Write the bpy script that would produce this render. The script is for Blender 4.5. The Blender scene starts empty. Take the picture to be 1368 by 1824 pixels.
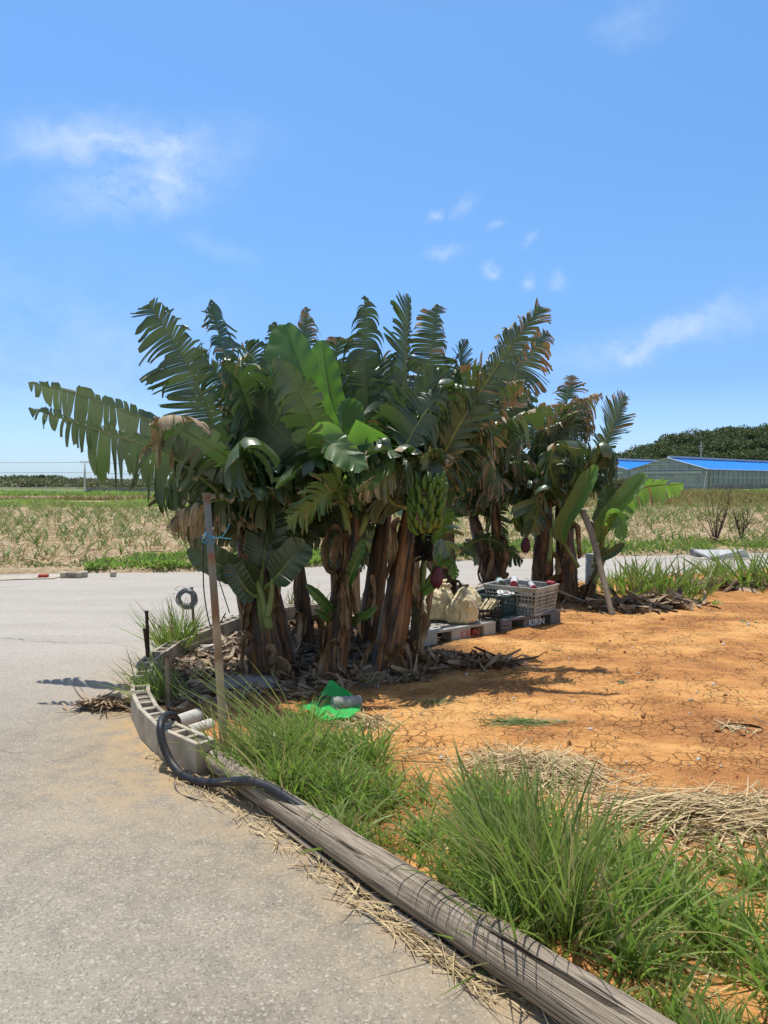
import bpy, math, random
import numpy as np
from mathutils import Vector, Matrix, noise as mnoise

random.seed(7)
RS = np.random.RandomState(11)
scene = bpy.context.scene
COL = scene.collection
R = math.radians

# ------------------------------------------------------------------ camera
CAMH, F, PITCH = 1.5, 1370.0, math.atan(59 / 1370.0)
_cp, _sp = math.cos(PITCH), math.sin(PITCH)

def ray(px, py):
    a, b = (px - 684.0) / F, (912.0 - py) / F
    return (a, _cp + b * _sp, -_sp + b * _cp)

def G(px, py, z=0.0):
    d = ray(px, py)
    t = (z - CAMH) / d[2]
    return np.array([d[0] * t, d[1] * t, z])

def at(px, py, Y):
    d = ray(px, py)
    t = Y / d[1]
    return np.array([d[0] * t, Y, CAMH + d[2] * t])

cd = bpy.data.cameras.new('camera')
cam = bpy.data.objects.new('camera', cd)
COL.objects.link(cam)
cam.location = (0, 0, CAMH)
cam.rotation_euler = (math.pi / 2 - PITCH, 0, 0)
cd.sensor_width = 36
cd.sensor_fit = 'AUTO'
cd.lens = 36 * F / 1824.0
cd.clip_end = 8000
cd.clip_start = 0.05
scene.camera = cam
scene.view_settings.view_transform = 'Standard'
scene.view_settings.look = 'None'
scene.view_settings.exposure = 0
scene.render.resolution_x, scene.render.resolution_y = 768, 1024
scene.cycles.max_bounces = 6
scene.cycles.diffuse_bounces = 3
scene.cycles.transparent_max_bounces = 12

# ------------------------------------------------------------------ node helpers
def N(t, typ, ins=None, **props):
    n = t.nodes.new(typ)
    for k, v in props.items():
        setattr(n, k, v)
    for k, v in (ins or {}).items():
        s = n.inputs[k]
        if isinstance(v, bpy.types.NodeSocket):
            t.links.new(v, s)
        else:
            if hasattr(s.default_value, '__len__') and isinstance(v, (tuple, list)) and len(v) == 3 and len(s.default_value) == 4:
                v = (*v, 1)
            s.default_value = v
    return n

def mth(t, op, a, b=0.0, c=None, clamp=False):
    ins = {0: a, 1: b}
    if c is not None:
        ins[2] = c
    return N(t, 'ShaderNodeMath', ins, operation=op, use_clamp=clamp).outputs[0]

def mix(t, fac, a, b, blend='MIX'):
    return N(t, 'ShaderNodeMix', {0: fac, 6: a, 7: b}, data_type='RGBA', blend_type=blend).outputs[2]

def ramp(t, fac, *stops):
    n = N(t, 'ShaderNodeValToRGB', {0: fac})
    cr = n.color_ramp
    while len(cr.elements) < len(stops):
        cr.elements.new(0.5)
    for e, (p, c) in zip(cr.elements, stops):
        e.position = p
        e.color = (c, c, c, 1) if not hasattr(c, '__len__') else (*c, 1)
    return n.outputs[0]

def noise_(t, vec, scale, detail=4, rough=.55, dist=0.0):
    return N(t, 'ShaderNodeTexNoise', {'Vector': vec, 'Scale': scale, 'Detail': detail, 'Roughness': rough, 'Distortion': dist}).outputs[0]

def scaled(t, vec, s):
    return N(t, 'ShaderNodeVectorMath', {0: vec, 1: s}, operation='MULTIPLY').outputs[0]

def new_mat(name):
    m = bpy.data.materials.new(name)
    m.use_nodes = True
    t = m.node_tree
    t.nodes.clear()
    return m, t

def out(t, sh):
    o = t.nodes.new('ShaderNodeOutputMaterial')
    t.links.new(sh, o.inputs[0])

def bump(t, h, strength=.5, dist=.01):
    return N(t, 'ShaderNodeBump', {'Height': h, 'Strength': strength, 'Distance': dist}).outputs[0]

def princ(t, color, rough=.7, normal=None, metal=0.0, spec=.4, **kw):
    ins = {'Base Color': color, 'Roughness': rough, 'Metallic': metal, 'Specular IOR Level': spec}
    if normal is not None:
        ins['Normal'] = normal
    ins.update(kw)
    return N(t, 'ShaderNodeBsdfPrincipled', ins).outputs[0]

def P(t):
    return N(t, 'ShaderNodeTexCoord').outputs['Object']

def GP(t):
    return N(t, 'ShaderNodeNewGeometry').outputs['Position']

def attr(t, name):
    return N(t, 'ShaderNodeAttribute', attribute_name=name)

def sep(t, c):
    return N(t, 'ShaderNodeSeparateColor', {0: c}).outputs

def simple(name, c1, c2, scale=8, rough=.75, bumps=.3, bd=.004, metal=0, spec=.35, dirt=None, detail=6):
    m, t = new_mat(name)
    p = P(t)
    f = noise_(t, p, scale, detail, .6)
    c = mix(t, ramp(t, f, (.35, 0), (.65, 1)), (*c1, 1), (*c2, 1))
    if dirt:
        g = noise_(t, p, scale * .37, 5, .7)
        c = mix(t, ramp(t, g, (.48, 0), (.7, .85)), c, (*dirt, 1))
    f2 = noise_(t, p, scale * 8, 4, .6)
    out(t, princ(t, c, rough, bump(t, f2, bumps, bd), metal, spec))
    return m

MATS = {}

# banana leaf: col.r = dryness, col.g = strip variation, col.b = paleness ; st = (along, across)
def leaf_material(name, dark, mid, bright, trans, tf=.28):
    m, t = new_mat(name)
    a = attr(t, 'col')
    r, g, b = sep(t, a.outputs[0])[:3]
    st = attr(t, 'st').outputs['Vector']
    veins = noise_(t, scaled(t, st, (160, 2.5, 1)), 1.0, 3, .6)
    patch = noise_(t, P(t), 5.0, 3)
    c = mix(t, g, (*dark, 1), (*mid, 1))
    c = mix(t, b, c, (*bright, 1))
    c = mix(t, mth(t, 'MULTIPLY', ramp(t, veins, (.35, 0), (.7, 1)), .35), c, (*[x * .55 for x in mid], 1))
    c = mix(t, ramp(t, patch, (.5, 0), (.8, .35)), c, (*bright, 1))
    dn = noise_(t, scaled(t, st, (60, 6, 1)), 1.0, 3, .6)
    dcol = ramp(t, dn, (.3, (.16, .105, .06)), (.52, (.38, .28, .165)), (.72, (.58, .47, .31)))
    dfac = mth(t, 'ADD', r, mth(t, 'MULTIPLY', mth(t, 'SUBTRACT', dn, .5), .5))
    dfac = ramp(t, dfac, (.32, 0), (.6, 1))
    edge = ramp(t, dfac, (.0, 0), (.4, 1), (1, 0))
    c = mix(t, mth(t, 'MULTIPLY', edge, .5), c, (.22, .19, .04, 1))
    c = mix(t, dfac, c, dcol)
    nrm = bump(t, veins, .3, .004)
    rough = mth(t, 'ADD', .35, mth(t, 'MULTIPLY', dfac, .4))
    p = princ(t, c, rough, nrm, 0, .8)
    tc = mix(t, dfac, mix(t, g, (*trans, 1), (*[x * 1.25 for x in trans], 1)), (.25, .15, .06, 1))
    tr = N(t, 'ShaderNodeBsdfTranslucent', {'Color': tc, 'Normal': nrm}).outputs[0]
    s = N(t, 'ShaderNodeMixShader', {0: tf, 1: p, 2: tr}).outputs[0]
    out(t, s)
    return m

MATS['leaf'] = leaf_material('banana_leaf', (.026, .052, .028), (.082, .132, .065), (.20, .255, .11), (.12, .23, .045), .16)
MATS['young_leaf'] = leaf_material('young_banana_leaf', (.045, .115, .035), (.085, .175, .05), (.21, .31, .11), (.22, .48, .06), .32)

def dead_material():
    m, t = new_mat('withered_banana_leaf')
    st = attr(t, 'st').outputs['Vector']
    f = noise_(t, scaled(t, st, (5, 70, 1)), 1.0, 5, .65, .5)
    g = noise_(t, P(t), 7, 5, .7)
    c = ramp(t, f, (.3, (.10, .06, .033)), (.48, (.33, .22, .13)), (.66, (.62, .49, .33)))
    c = mix(t, ramp(t, g, (.45, 0), (.65, .75)), c, (.06, .035, .02, 1))
    p = princ(t, c, .8, bump(t, f, .6, .006), 0, .2)
    tr = N(t, 'ShaderNodeBsdfTranslucent', {'Color': (.30, .17, .07, 1)}).outputs[0]
    out(t, N(t, 'ShaderNodeMixShader', {0: .15, 1: p, 2: tr}).outputs[0])
    return m
MATS['dead'] = dead_material()

def blade_mat(name, c1, c2, tip, tf=.3, tr=(.25, .4, .05), rough=.5):
    m, t = new_mat(name)
    r, g, b = sep(t, attr(t, 'col').outputs[0])[:3]
    c = mix(t, g, (*c1, 1), (*c2, 1))
    c = mix(t, r, c, (*tip, 1))
    p = princ(t, c, rough, None, 0, .4)
    tt = N(t, 'ShaderNodeBsdfTranslucent', {'Color': mix(t, r, (*tr, 1), (*tip, 1))}).outputs[0]
    out(t, N(t, 'ShaderNodeMixShader', {0: tf, 1: p, 2: tt}).outputs[0])
    return m

MATS['grass'] = blade_mat('grass_blades', (.09, .145, .032), (.24, .31, .09), (.36, .31, .13), .36, (.28, .46, .06))
MATS['grass_light'] = blade_mat('weed_blades', (.12, .175, .04), (.36, .43, .13), (.36, .30, .12), .40, (.32, .55, .08))
MATS['tuft'] = blade_mat('tussock_blades', (.085, .14, .028), (.36, .43, .13), (.45, .38, .17), .36, (.28, .42, .07), .42)
MATS['cane'] = blade_mat('cane_sprouts', (.10, .17, .04), (.21, .28, .08), (.40, .33, .16), .3, (.25, .35, .08))
MATS['drygrass'] = blade_mat('tall_dry_grass', (.17, .20, .05), (.40, .34, .12), (.35, .26, .10), .3, (.25, .25, .08))
MATS['straw'] = blade_mat('straw', (.40, .285, .135), (.70, .56, .31), (.17, .12, .07), .12, (.4, .3, .15), .8)
MATS['litter'] = blade_mat('dead_leaf_litter', (.16, .10, .06), (.48, .35, .22), (.05, .035, .025), .12, (.3, .2, .1), .75)
MATS['greylitter'] = blade_mat('grey_leaf_litter', (.17, .125, .09), (.46, .37, .27), (.05, .04, .03), .1, (.25, .2, .15), .8)
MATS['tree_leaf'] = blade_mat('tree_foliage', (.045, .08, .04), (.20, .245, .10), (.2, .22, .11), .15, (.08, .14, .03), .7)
MATS['shrub_leaf'] = blade_mat('shrub_foliage', (.14, .15, .085), (.30, .29, .18), (.22, .19, .11), .15, (.12, .16, .05), .8)
MATS['weed'] = blade_mat('small_weed', (.035, .08, .03), (.08, .15, .05), (.2, .15, .06), .3, (.15, .3, .05))

def stem_material():
    m, t = new_mat('banana_pseudostem')
    st = attr(t, 'st').outputs['Vector']
    col = sep(t, attr(t, 'col').outputs[0])
    n1 = noise_(t, scaled(t, st, (5, 1.6, 1)), 1.0, 6, .65, .6)
    n2 = noise_(t, scaled(t, st, (22, 2.0, 1)), 1.0, 5, .7, .3)
    n3 = noise_(t, scaled(t, st, (9, 9, 1)), 1.0, 6, .7)
    c = ramp(t, n1, (.34, (.012, .008, .006)), (.47, (.055, .026, .013)), (.58, (.27, .125, .045)), (.72, (.12, .105, .035)))
    c = mix(t, ramp(t, n2, (.5, 0), (.72, .6)), c, (.30, .18, .085, 1))
    c = mix(t, ramp(t, n3, (.52, 0), (.64, .85)), c, (.016, .011, .008, 1))
    c = mix(t, mth(t, 'MULTIPLY', col[2], mth(t, 'MULTIPLY', ramp(t, n1, (.42, 0), (.56, 1)), .55)), c, mix(t, ramp(t, n2, (.4, 0), (.62, 1)), (.13, .042, .014, 1), (.58, .27, .09, 1)))  # third channel paints a sunlit orange into the streaks of some stems
    c = mix(t, col[1], c, (.20, .27, .10, 1))
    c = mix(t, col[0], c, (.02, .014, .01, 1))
    h = mth(t, 'ADD', n2, mth(t, 'MULTIPLY', n1, 1.5))
    out(t, princ(t, c, .42, bump(t, h, .6, .012), 0, .4))
    return m
MATS['stem'] = stem_material()
MATS['midrib'] = simple('leaf_midrib', (.16, .21, .06), (.27, .31, .12), 14, .45, .2, .002)
MATS['midrib_dark'] = simple('old_leaf_midrib', (.06, .085, .03), (.14, .15, .05), 14, .5, .2, .002)
MATS['banana'] = simple('green_banana_skin', (.07, .14, .022), (.12, .195, .032), 20, .45, .15, .002, dirt=(.10, .14, .02))
MATS['banana_ripe'] = simple('turning_banana_skin', (.12, .165, .025), (.19, .215, .035), 20, .45, .15, .002)
MATS['bud'] = simple('banana_flower_bract', (.075, .016, .03), (.14, .03, .05), 12, .5, .2, .003)
MATS['spent'] = simple('spent_flower_stalk', (.012, .010, .008), (.04, .03, .02), 60, .9, 1.0, .01)
MATS['concrete'] = simple('weathered_concrete', (.38, .33, .25), (.54, .48, .38), 7, .92, .7, .004, dirt=(.17, .15, .105))
MATS['hole'] = simple('block_core', (.13, .10, .07), (.22, .18, .125), 9, .95, .4, .003)
MATS['rust'] = simple('rusty_steel', (.16, .065, .03), (.10, .05, .03), 22, .8, .5, .002, dirt=(.25, .20, .15))
MATS['darkrust'] = simple('dark_rusty_steel', (.035, .022, .017), (.08, .04, .025), 22, .8, .5, .002)
MATS['stake'] = simple('pale_painted_stake', (.33, .29, .21), (.22, .17, .11), 15, .75, .3, .002, dirt=(.25, .12, .05))
MATS['wire'] = simple('galvanised_wire', (.22, .24, .27), (.36, .38, .41), 30, .45, .2, .001, metal=.6)
MATS['rubber'] = simple('black_rubber', (.010, .011, .014), (.028, .03, .036), 12, .5, .3, .002, dirt=(.06, .055, .05))
MATS['string'] = simple('blue_plastic_string', (.05, .22, .38), (.10, .33, .48), 20, .5, .2, .001)
MATS['whitepipe'] = simple('dirty_white_pipe', (.46, .43, .36), (.60, .57, .50), 9, .7, .3, .003, dirt=(.28, .21, .13))
MATS['sack'] = simple('cream_woven_sack', (.62, .52, .30), (.76, .66, .43), 6, .65, .25, .003, dirt=(.50, .41, .24))
def sack_material():
    m, t = new_mat('cream_woven_sack')
    p = P(t)
    w = N(t, 'ShaderNodeVectorMath', {0: p, 1: scaled(t, N(t, 'ShaderNodeTexNoise', {'Vector': p, 'Scale': 7.0}).outputs[1], (.16, .16, .16))}, operation='ADD').outputs[0]
    v = N(t, 'ShaderNodeTexVoronoi', {'Vector': scaled(t, w, (1, 1, .6)), 'Scale': 13.0}, feature='F1').outputs[0]
    v2 = N(t, 'ShaderNodeTexVoronoi', {'Vector': w, 'Scale': 31.0}, feature='F1').outputs[0]
    c = mix(t, ramp(t, noise_(t, p, 9, 5, .7), (.4, 0), (.65, 1)), (.62, .52, .30, 1), (.74, .64, .41, 1))
    c = mix(t, ramp(t, noise_(t, p, 5, 6, .75), (.55, 0), (.72, .5)), c, (.42, .33, .18, 1))
    h = mth(t, 'ADD', v, mth(t, 'MULTIPLY', v2, .4))
    out(t, princ(t, c, .6, bump(t, h, .55, .035), 0, .35))
    return m
MATS['sack'] = sack_material()
MATS['pallet'] = simple('grey_plastic_pallet', (.36, .355, .31), (.46, .45, .40), 6, .65, .25, .002, dirt=(.20, .18, .14))
MATS['darkpallet'] = simple('dark_grey_pallet', (.11, .11, .115), (.17, .17, .175), 6, .65, .25, .002, dirt=(.22, .20, .17))
MATS['red'] = simple('red_paint', (.50, .045, .035), (.42, .06, .05), 60, .6, .1, .001, dirt=(.45, .25, .2))
MATS['white'] = simple('white_paint', (.70, .70, .68), (.78, .78, .76), 30, .6, .1, .001)
MATS['teal'] = simple('dark_teal_plastic', (.018, .06, .065), (.03, .085, .09), 12, .5, .2, .001)
MATS['greycrate'] = simple('pale_grey_plastic', (.40, .40, .36), (.50, .50, .45), 9, .6, .2, .001, dirt=(.27, .25, .20))
MATS['blackplastic'] = simple('black_plastic', (.010, .010, .011), (.025, .025, .027), 12, .5, .2, .001)
MATS['darkstuff'] = simple('dark_crate_filling', (.05, .055, .06), (.12, .12, .12), 25, .8, .6, .01)
MATS['film'] = simple('printed_white_film', (.55, .56, .57), (.68, .69, .70), 20, .3, .2, .002)
MATS['greenprint'] = simple('green_printed_film', (.10, .19, .12), (.16, .26, .17), 30, .35, .1, .001)
MATS['redcap'] = simple('red_roll_end', (.36, .04, .06), (.45, .06, .08), 30, .4, .1, .001)
MATS['greenbag'] = simple('bright_green_sheet', (.045, .46, .09), (.07, .58, .13), 7, .38, .3, .003)
def bag_material():
    m, t = new_mat('bright_green_plastic')
    f = noise_(t, P(t), 7, 4)
    c = mix(t, f, (.07, .72, .16, 1), (.12, .85, .24, 1))
    p = princ(t, c, .35, bump(t, noise_(t, P(t), 14, 3, .5, 1.0), .5, .02), 0, .4)
    tr = N(t, 'ShaderNodeBsdfTranslucent', {'Color': (.16, .95, .26, 1)}).outputs[0]
    out(t, N(t, 'ShaderNodeMixShader', {0: .5, 1: p, 2: tr}).outputs[0])
    return m
MATS['greenbag'] = bag_material()
MATS['can'] = simple('grey_cylinder', (.30, .29, .255), (.40, .39, .34), 14, .8, .3, .002, dirt=(.2, .17, .12))
MATS['rock'] = simple('pale_stone', (.50, .46, .37), (.66, .64, .60), 14, .9, .6, .01)
MATS['greyrock'] = simple('grey_mortar', (.22, .20, .17), (.33, .31, .27), 14, .95, .8, .01)
MATS['brick'] = simple('red_brick', (.33, .055, .03), (.42, .09, .05), 12, .9, .4, .003)
MATS['wood_prop'] = simple('grey_branch', (.20, .16, .115), (.33, .28, .22), 25, .85, .8, .004)
MATS['clod'] = simple('dark_dry_leaf', (.035, .02, .015), (.08, .05, .035), 20, .85, .6, .006)
MATS['steel'] = simple('galvanised_frame', (.42, .44, .45), (.52, .54, .55), 3, .5, .1, .001)
MATS['blueroof'] = simple('blue_sheet_roof', (.005, .18, .68), (.01, .22, .76), .8, .45, .05, .01)
MATS['whiteroof'] = simple('pale_film_roof', (.40, .43, .46), (.55, .58, .60), .6, .5, .1, .01)
MATS['dullconcrete'] = simple('stained_base_wall', (.22, .22, .21), (.33, .33, .31), .8, .9, .2, .01)
MATS['board'] = simple('pale_panel', (.50, .52, .53), (.60, .62, .62), 3, .7, .2, .002)
MATS['bark'] = simple('dry_bark', (.06, .045, .035), (.11, .085, .06), 9, .9, .5, .01)
MATS['twig'] = simple('dry_twig', (.055, .03, .022), (.10, .06, .04), 9, .9, .3, .003)

def net_material(name, col, alpha):
    m, t = new_mat(name)
    f = noise_(t, P(t), .7, 4)
    c = mix(t, ramp(t, f, (.35, 0), (.7, 1)), (*[x * .8 for x in col], 1), (*[min(1, x * 1.25) for x in col], 1))
    p = princ(t, c, .35, None, 0, .4)
    tr = N(t, 'ShaderNodeBsdfTransparent', {'Color': (.9, .93, .95, 1)}).outputs[0]
    out(t, N(t, 'ShaderNodeMixShader', {0: alpha, 1: tr, 2: p}).outputs[0])
    return m
MATS['film_wall'] = net_material('greenhouse_film', (.24, .28, .32), .8)
MATS['film_gable'] = net_material('greenhouse_gable_film', (.36, .42, .48), .8)

def pole_material():
    m, t = new_mat('rusted_painted_pole')
    p = P(t)
    st = attr(t, 'st').outputs['Vector']
    h = N(t, 'ShaderNodeSeparateXYZ', {0: st}).outputs[1]
    n = noise_(t, scaled(t, p, (30, 30, 6)), 1, 5, .65)
    v = mth(t, 'ADD', h, mth(t, 'MULTIPLY', mth(t, 'SUBTRACT', n, .5), .10))
    tan_, rust, gal = (.50, .39, .24), (.28, .12, .05), (.19, .20, .205)
    c = ramp(t, v, (0, tan_), (.36, tan_), (.39, (.30, .17, .09)), (.50, (.46, .36, .23)), (.55, rust), (.62, (.24, .165, .10)), (.72, (.28, .24, .19)), (.77, rust), (.79, gal), (.965, gal), (.98, rust))
    c = mix(t, ramp(t, noise_(t, p, 14, 5, .7), (.55, 0), (.75, .6)), c, (.26, .14, .07, 1))
    out(t, princ(t, c, .65, bump(t, n, .3, .002), 0, .4))
    return m
MATS['pole'] = pole_material()

def log_material():
    m, t = new_mat('weathered_grey_wood')
    st = attr(t, 'st').outputs['Vector']
    g = noise_(t, scaled(t, st, (20, 3.4, 1)), 1, 8, .7, 1.2)
    g2 = noise_(t, scaled(t, st, (70, 3.0, 1)), 1, 4, .6, .3)
    big = noise_(t, scaled(t, st, (3, 1.5, 1)), 1, 4, .6)
    c = ramp(t, g, (.28, (.11, .08, .055)), (.42, (.27, .215, .155)), (.58, (.42, .35, .265)), (.75, (.55, .48, .38)))
    c = mix(t, ramp(t, big, (.5, 0), (.72, .6)), c, (.135, .10, .07, 1))
    v = N(t, 'ShaderNodeTexVoronoi', {'Vector': scaled(t, N(t, 'ShaderNodeVectorMath', {0: st, 1: scaled(t, N(t, 'ShaderNodeTexNoise', {'Vector': st, 'Scale': 3.0}).outputs[1], (.05, .4, 0))}, operation='ADD').outputs[0], (16, 1.0, 1)), 'Scale': 1.0}, feature='DISTANCE_TO_EDGE').outputs[0]
    crack = mth(t, 'MULTIPLY', ramp(t, v, (.0, 1), (.05, 0)), ramp(t, noise_(t, scaled(t, st, (6, 2.5, 1)), 1, 2), (.46, 0), (.56, 1)))
    c = mix(t, mth(t, 'MULTIPLY', ramp(t, g2, (.57, 0), (.72, 1)), .4), c, (.11, .085, .06, 1))
    c = mix(t, crack, c, (.012, .009, .007, 1))
    h = mth(t, 'SUBTRACT', mth(t, 'ADD', g, mth(t, 'MULTIPLY', g2, .5)), mth(t, 'MULTIPLY', crack, 2.5))
    out(t, princ(t, c, .85, bump(t, h, .8, .008), 0, .25))
    return m
MATS['log'] = log_material()

def asphalt_material():
    m, t = new_mat('bleached_asphalt')
    p = GP(t)
    dust = sep(t, attr(t, 'col').outputs[0])[0]
    v = N(t, 'ShaderNodeTexVoronoi', {'Vector': p, 'Scale': 150.0, 'Randomness': 1.0})
    vc = sep(t, v.outputs['Color'])
    v2 = N(t, 'ShaderNodeTexVoronoi', {'Vector': p, 'Scale': 105.0})
    v2c = sep(t, v2.outputs['Color'])
    fine = noise_(t, p, 220, 3, .7)
    big = noise_(t, p, 1.1, 5, .6)
    med = noise_(t, p, 7, 6, .7)
    streak = noise_(t, scaled(t, p, (.35, 2.6, 1)), 1.0, 5, .6, .4)
    c = mix(t, ramp(t, med, (.35, 0), (.68, 1)), (.225, .198, .150, 1), (.335, .295, .225, 1))
    c = mix(t, ramp(t, big, (.42, 0), (.66, .6)), c, (.40, .36, .285, 1))
    yfac = ramp(t, mth(t, 'MULTIPLY', N(t, 'ShaderNodeSeparateXYZ', {0: p}).outputs[1], .1), (.42, 0), (.7, 1))
    c = mix(t, mth(t, 'MULTIPLY', yfac, .85), c, (.50, .455, .395, 1))
    c = mix(t, mth(t, 'MULTIPLY', yfac, ramp(t, streak, (.45, 0), (.7, .55))), c, (.34, .305, .265, 1))
    c = mix(t, ramp(t, vc[0], (.80, 0), (.92, .45)), c, (.55, .50, .41, 1))
    c = mix(t, ramp(t, vc[1], (.78, 0), (.92, .5)), c, (.11, .098, .08, 1))
    c = mix(t, ramp(t, v2c[0], (.94, 0), (.985, .5)), c, (.60, .55, .46, 1))
    c = mix(t, mth(t, 'MULTIPLY', ramp(t, fine, (.4, 0), (.75, 1)), .35), c, (.15, .135, .115, 1))
    blotch = mth(t, 'MULTIPLY', ramp(t, noise_(t, p, 16, 5, .75), (.57, 0), (.75, .25)), ramp(t, noise_(t, p, 2.2, 3), (.44, 0), (.6, 1)))
    c = mix(t, blotch, c, (.50, .46, .38, 1))
    crack = N(t, 'ShaderNodeTexVoronoi', {'Vector': N(t, 'ShaderNodeVectorMath', {0: p, 1: scaled(t, N(t, 'ShaderNodeTexNoise', {'Vector': p, 'Scale': 5.0, 'Detail': 5.0}).outputs[1], (.35, .35, 0))}, operation='ADD').outputs[0], 'Scale': .35}, feature='DISTANCE_TO_EDGE').outputs[0]
    cf = mth(t, 'MULTIPLY', ramp(t, crack, (0, .75), (.006, 0)), ramp(t, noise_(t, p, .5, 3), (.48, 0), (.6, 1)))
    c = mix(t, cf, c, (.10, .09, .08, 1))
    dn = mth(t, 'MULTIPLY', dust, mth(t, 'ADD', .1, ramp(t, noise_(t, p, 7, 7, .75), (.36, .0), (.6, 1))), clamp=True)
    c = mix(t, dn, c, (.44, .305, .155, 1))
    h = mth(t, 'ADD', v.outputs[0], mth(t, 'MULTIPLY', fine, .6))
    out(t, princ(t, c, .9, bump(t, h, .5, .006), 0, .3))
    return m
MATS['asphalt'] = asphalt_material()

def soil_material():
    m, t = new_mat('cracked_orange_soil')
    p = GP(t)
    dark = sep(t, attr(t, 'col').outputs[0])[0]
    nz = N(t, 'ShaderNodeTexNoise', {'Vector': p, 'Scale': 9.0, 'Detail': 5.0}).outputs[1]
    wp = N(t, 'ShaderNodeVectorMath', {0: p, 1: scaled(t, nz, (.09, .09, 0))}, operation='ADD').outputs[0]
    e1 = N(t, 'ShaderNodeTexVoronoi', {'Vector': wp, 'Scale': 12.0}, feature='DISTANCE_TO_EDGE').outputs[0]
    e2 = N(t, 'ShaderNodeTexVoronoi', {'Vector': wp, 'Scale': 25.0}, feature='DISTANCE_TO_EDGE').outputs[0]
    m1 = ramp(t, noise_(t, p, 3.2, 6, .7), (.47, 0), (.58, 1))
    m2 = ramp(t, noise_(t, p, 4.1, 6, .7), (.47, 0), (.6, .8))
    c1 = mth(t, 'MULTIPLY', ramp(t, e1, (.0, 1), (.05, 0)), m1)
    c2 = mth(t, 'MULTIPLY', ramp(t, e2, (.0, .9), (.06, 0)), m2)
    ck = mth(t, 'MAXIMUM', c1, c2)
    big = noise_(t, scaled(t, p, (.8, 1.7, 1)), 1.0, 7, .66, .6)
    med = noise_(t, p, 6, 6, .65)
    fine = noise_(t, p, 70, 4, .7)
    c = ramp(t, big, (.36, (.30, .120, .038)), (.46, (.44, .195, .058)), (.53, (.58, .285, .088)), (.66, (.70, .40, .145)))
    c = mix(t, ramp(t, med, (.42, 0), (.7, .55)), c, (.37, .165, .055, 1))
    c = mix(t, mth(t, 'MULTIPLY', ramp(t, fine, (.45, 0), (.7, 1)), .45), c, (.66, .40, .18, 1))
    c = mix(t, ramp(t, noise_(t, p, 33, 3), (.62, 0), (.7, .6)), c, (.24, .10, .04, 1))
    c = mix(t, mth(t, 'MULTIPLY', ck, .55), c, (.11, .038, .012, 1))
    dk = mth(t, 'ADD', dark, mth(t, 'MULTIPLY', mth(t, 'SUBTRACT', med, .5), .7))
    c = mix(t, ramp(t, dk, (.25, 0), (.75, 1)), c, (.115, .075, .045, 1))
    h = mth(t, 'SUBTRACT', mth(t, 'ADD', mth(t, 'MULTIPLY', med, 1.2), mth(t, 'MULTIPLY', fine, .35)), mth(t, 'MULTIPLY', ck, .9))
    out(t, princ(t, c, .95, bump(t, h, .9, .02), 0, .15))
    return m
MATS['soil'] = soil_material()

def ground_material(name, c1, c2, c3, s1=.6, s2=9.0):
    m, t = new_mat(name)
    p = GP(t)
    c = mix(t, ramp(t, noise_(t, p, s1, 5, .6), (.38, 0), (.62, 1)), (*c1, 1), (*c2, 1))
    c = mix(t, ramp(t, noise_(t, p, s2, 6, .75), (.42, 0), (.66, .85)), c, (*c3, 1))
    out(t, princ(t, c, .95, bump(t, noise_(t, p, s2 * 1.5, 6, .75), .8, .05), 0, .1))
    return m
MATS['stubble'] = ground_material('stubble_field', (.40, .30, .175), (.50, .40, .26), (.27, .175, .095), .5, 9)
MATS['farland'] = ground_material('far_land', (.15, .17, .06), (.22, .22, .09), (.10, .13, .04), .05, .6)
MATS['weedland'] = ground_material('weedy_strip', (.10, .15, .045), (.16, .19, .06), (.22, .17, .08), .3, 4)
MATS['bank'] = ground_material('bare_soil_bank', (.26, .165, .10), (.34, .235, .15), (.17, .115, .065), .2, 2)
MATS['meadow'] = ground_material('green_meadow', (.13, .19, .055), (.18, .23, .07), (.24, .22, .10), .1, 1.2)
MATS['hillsoil'] = ground_material('hill_ground', (.03, .05, .02), (.05, .07, .03), (.02, .03, .012), .03, .3)
def water_material():
    m, t = new_mat('ditch_water')
    f = noise_(t, GP(t), 2.0, 3)
    out(t, princ(t, (.12, .17, .15, 1), .12, bump(t, f, .2, .02), 0, .5))
    return m
MATS['water'] = water_material()

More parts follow.
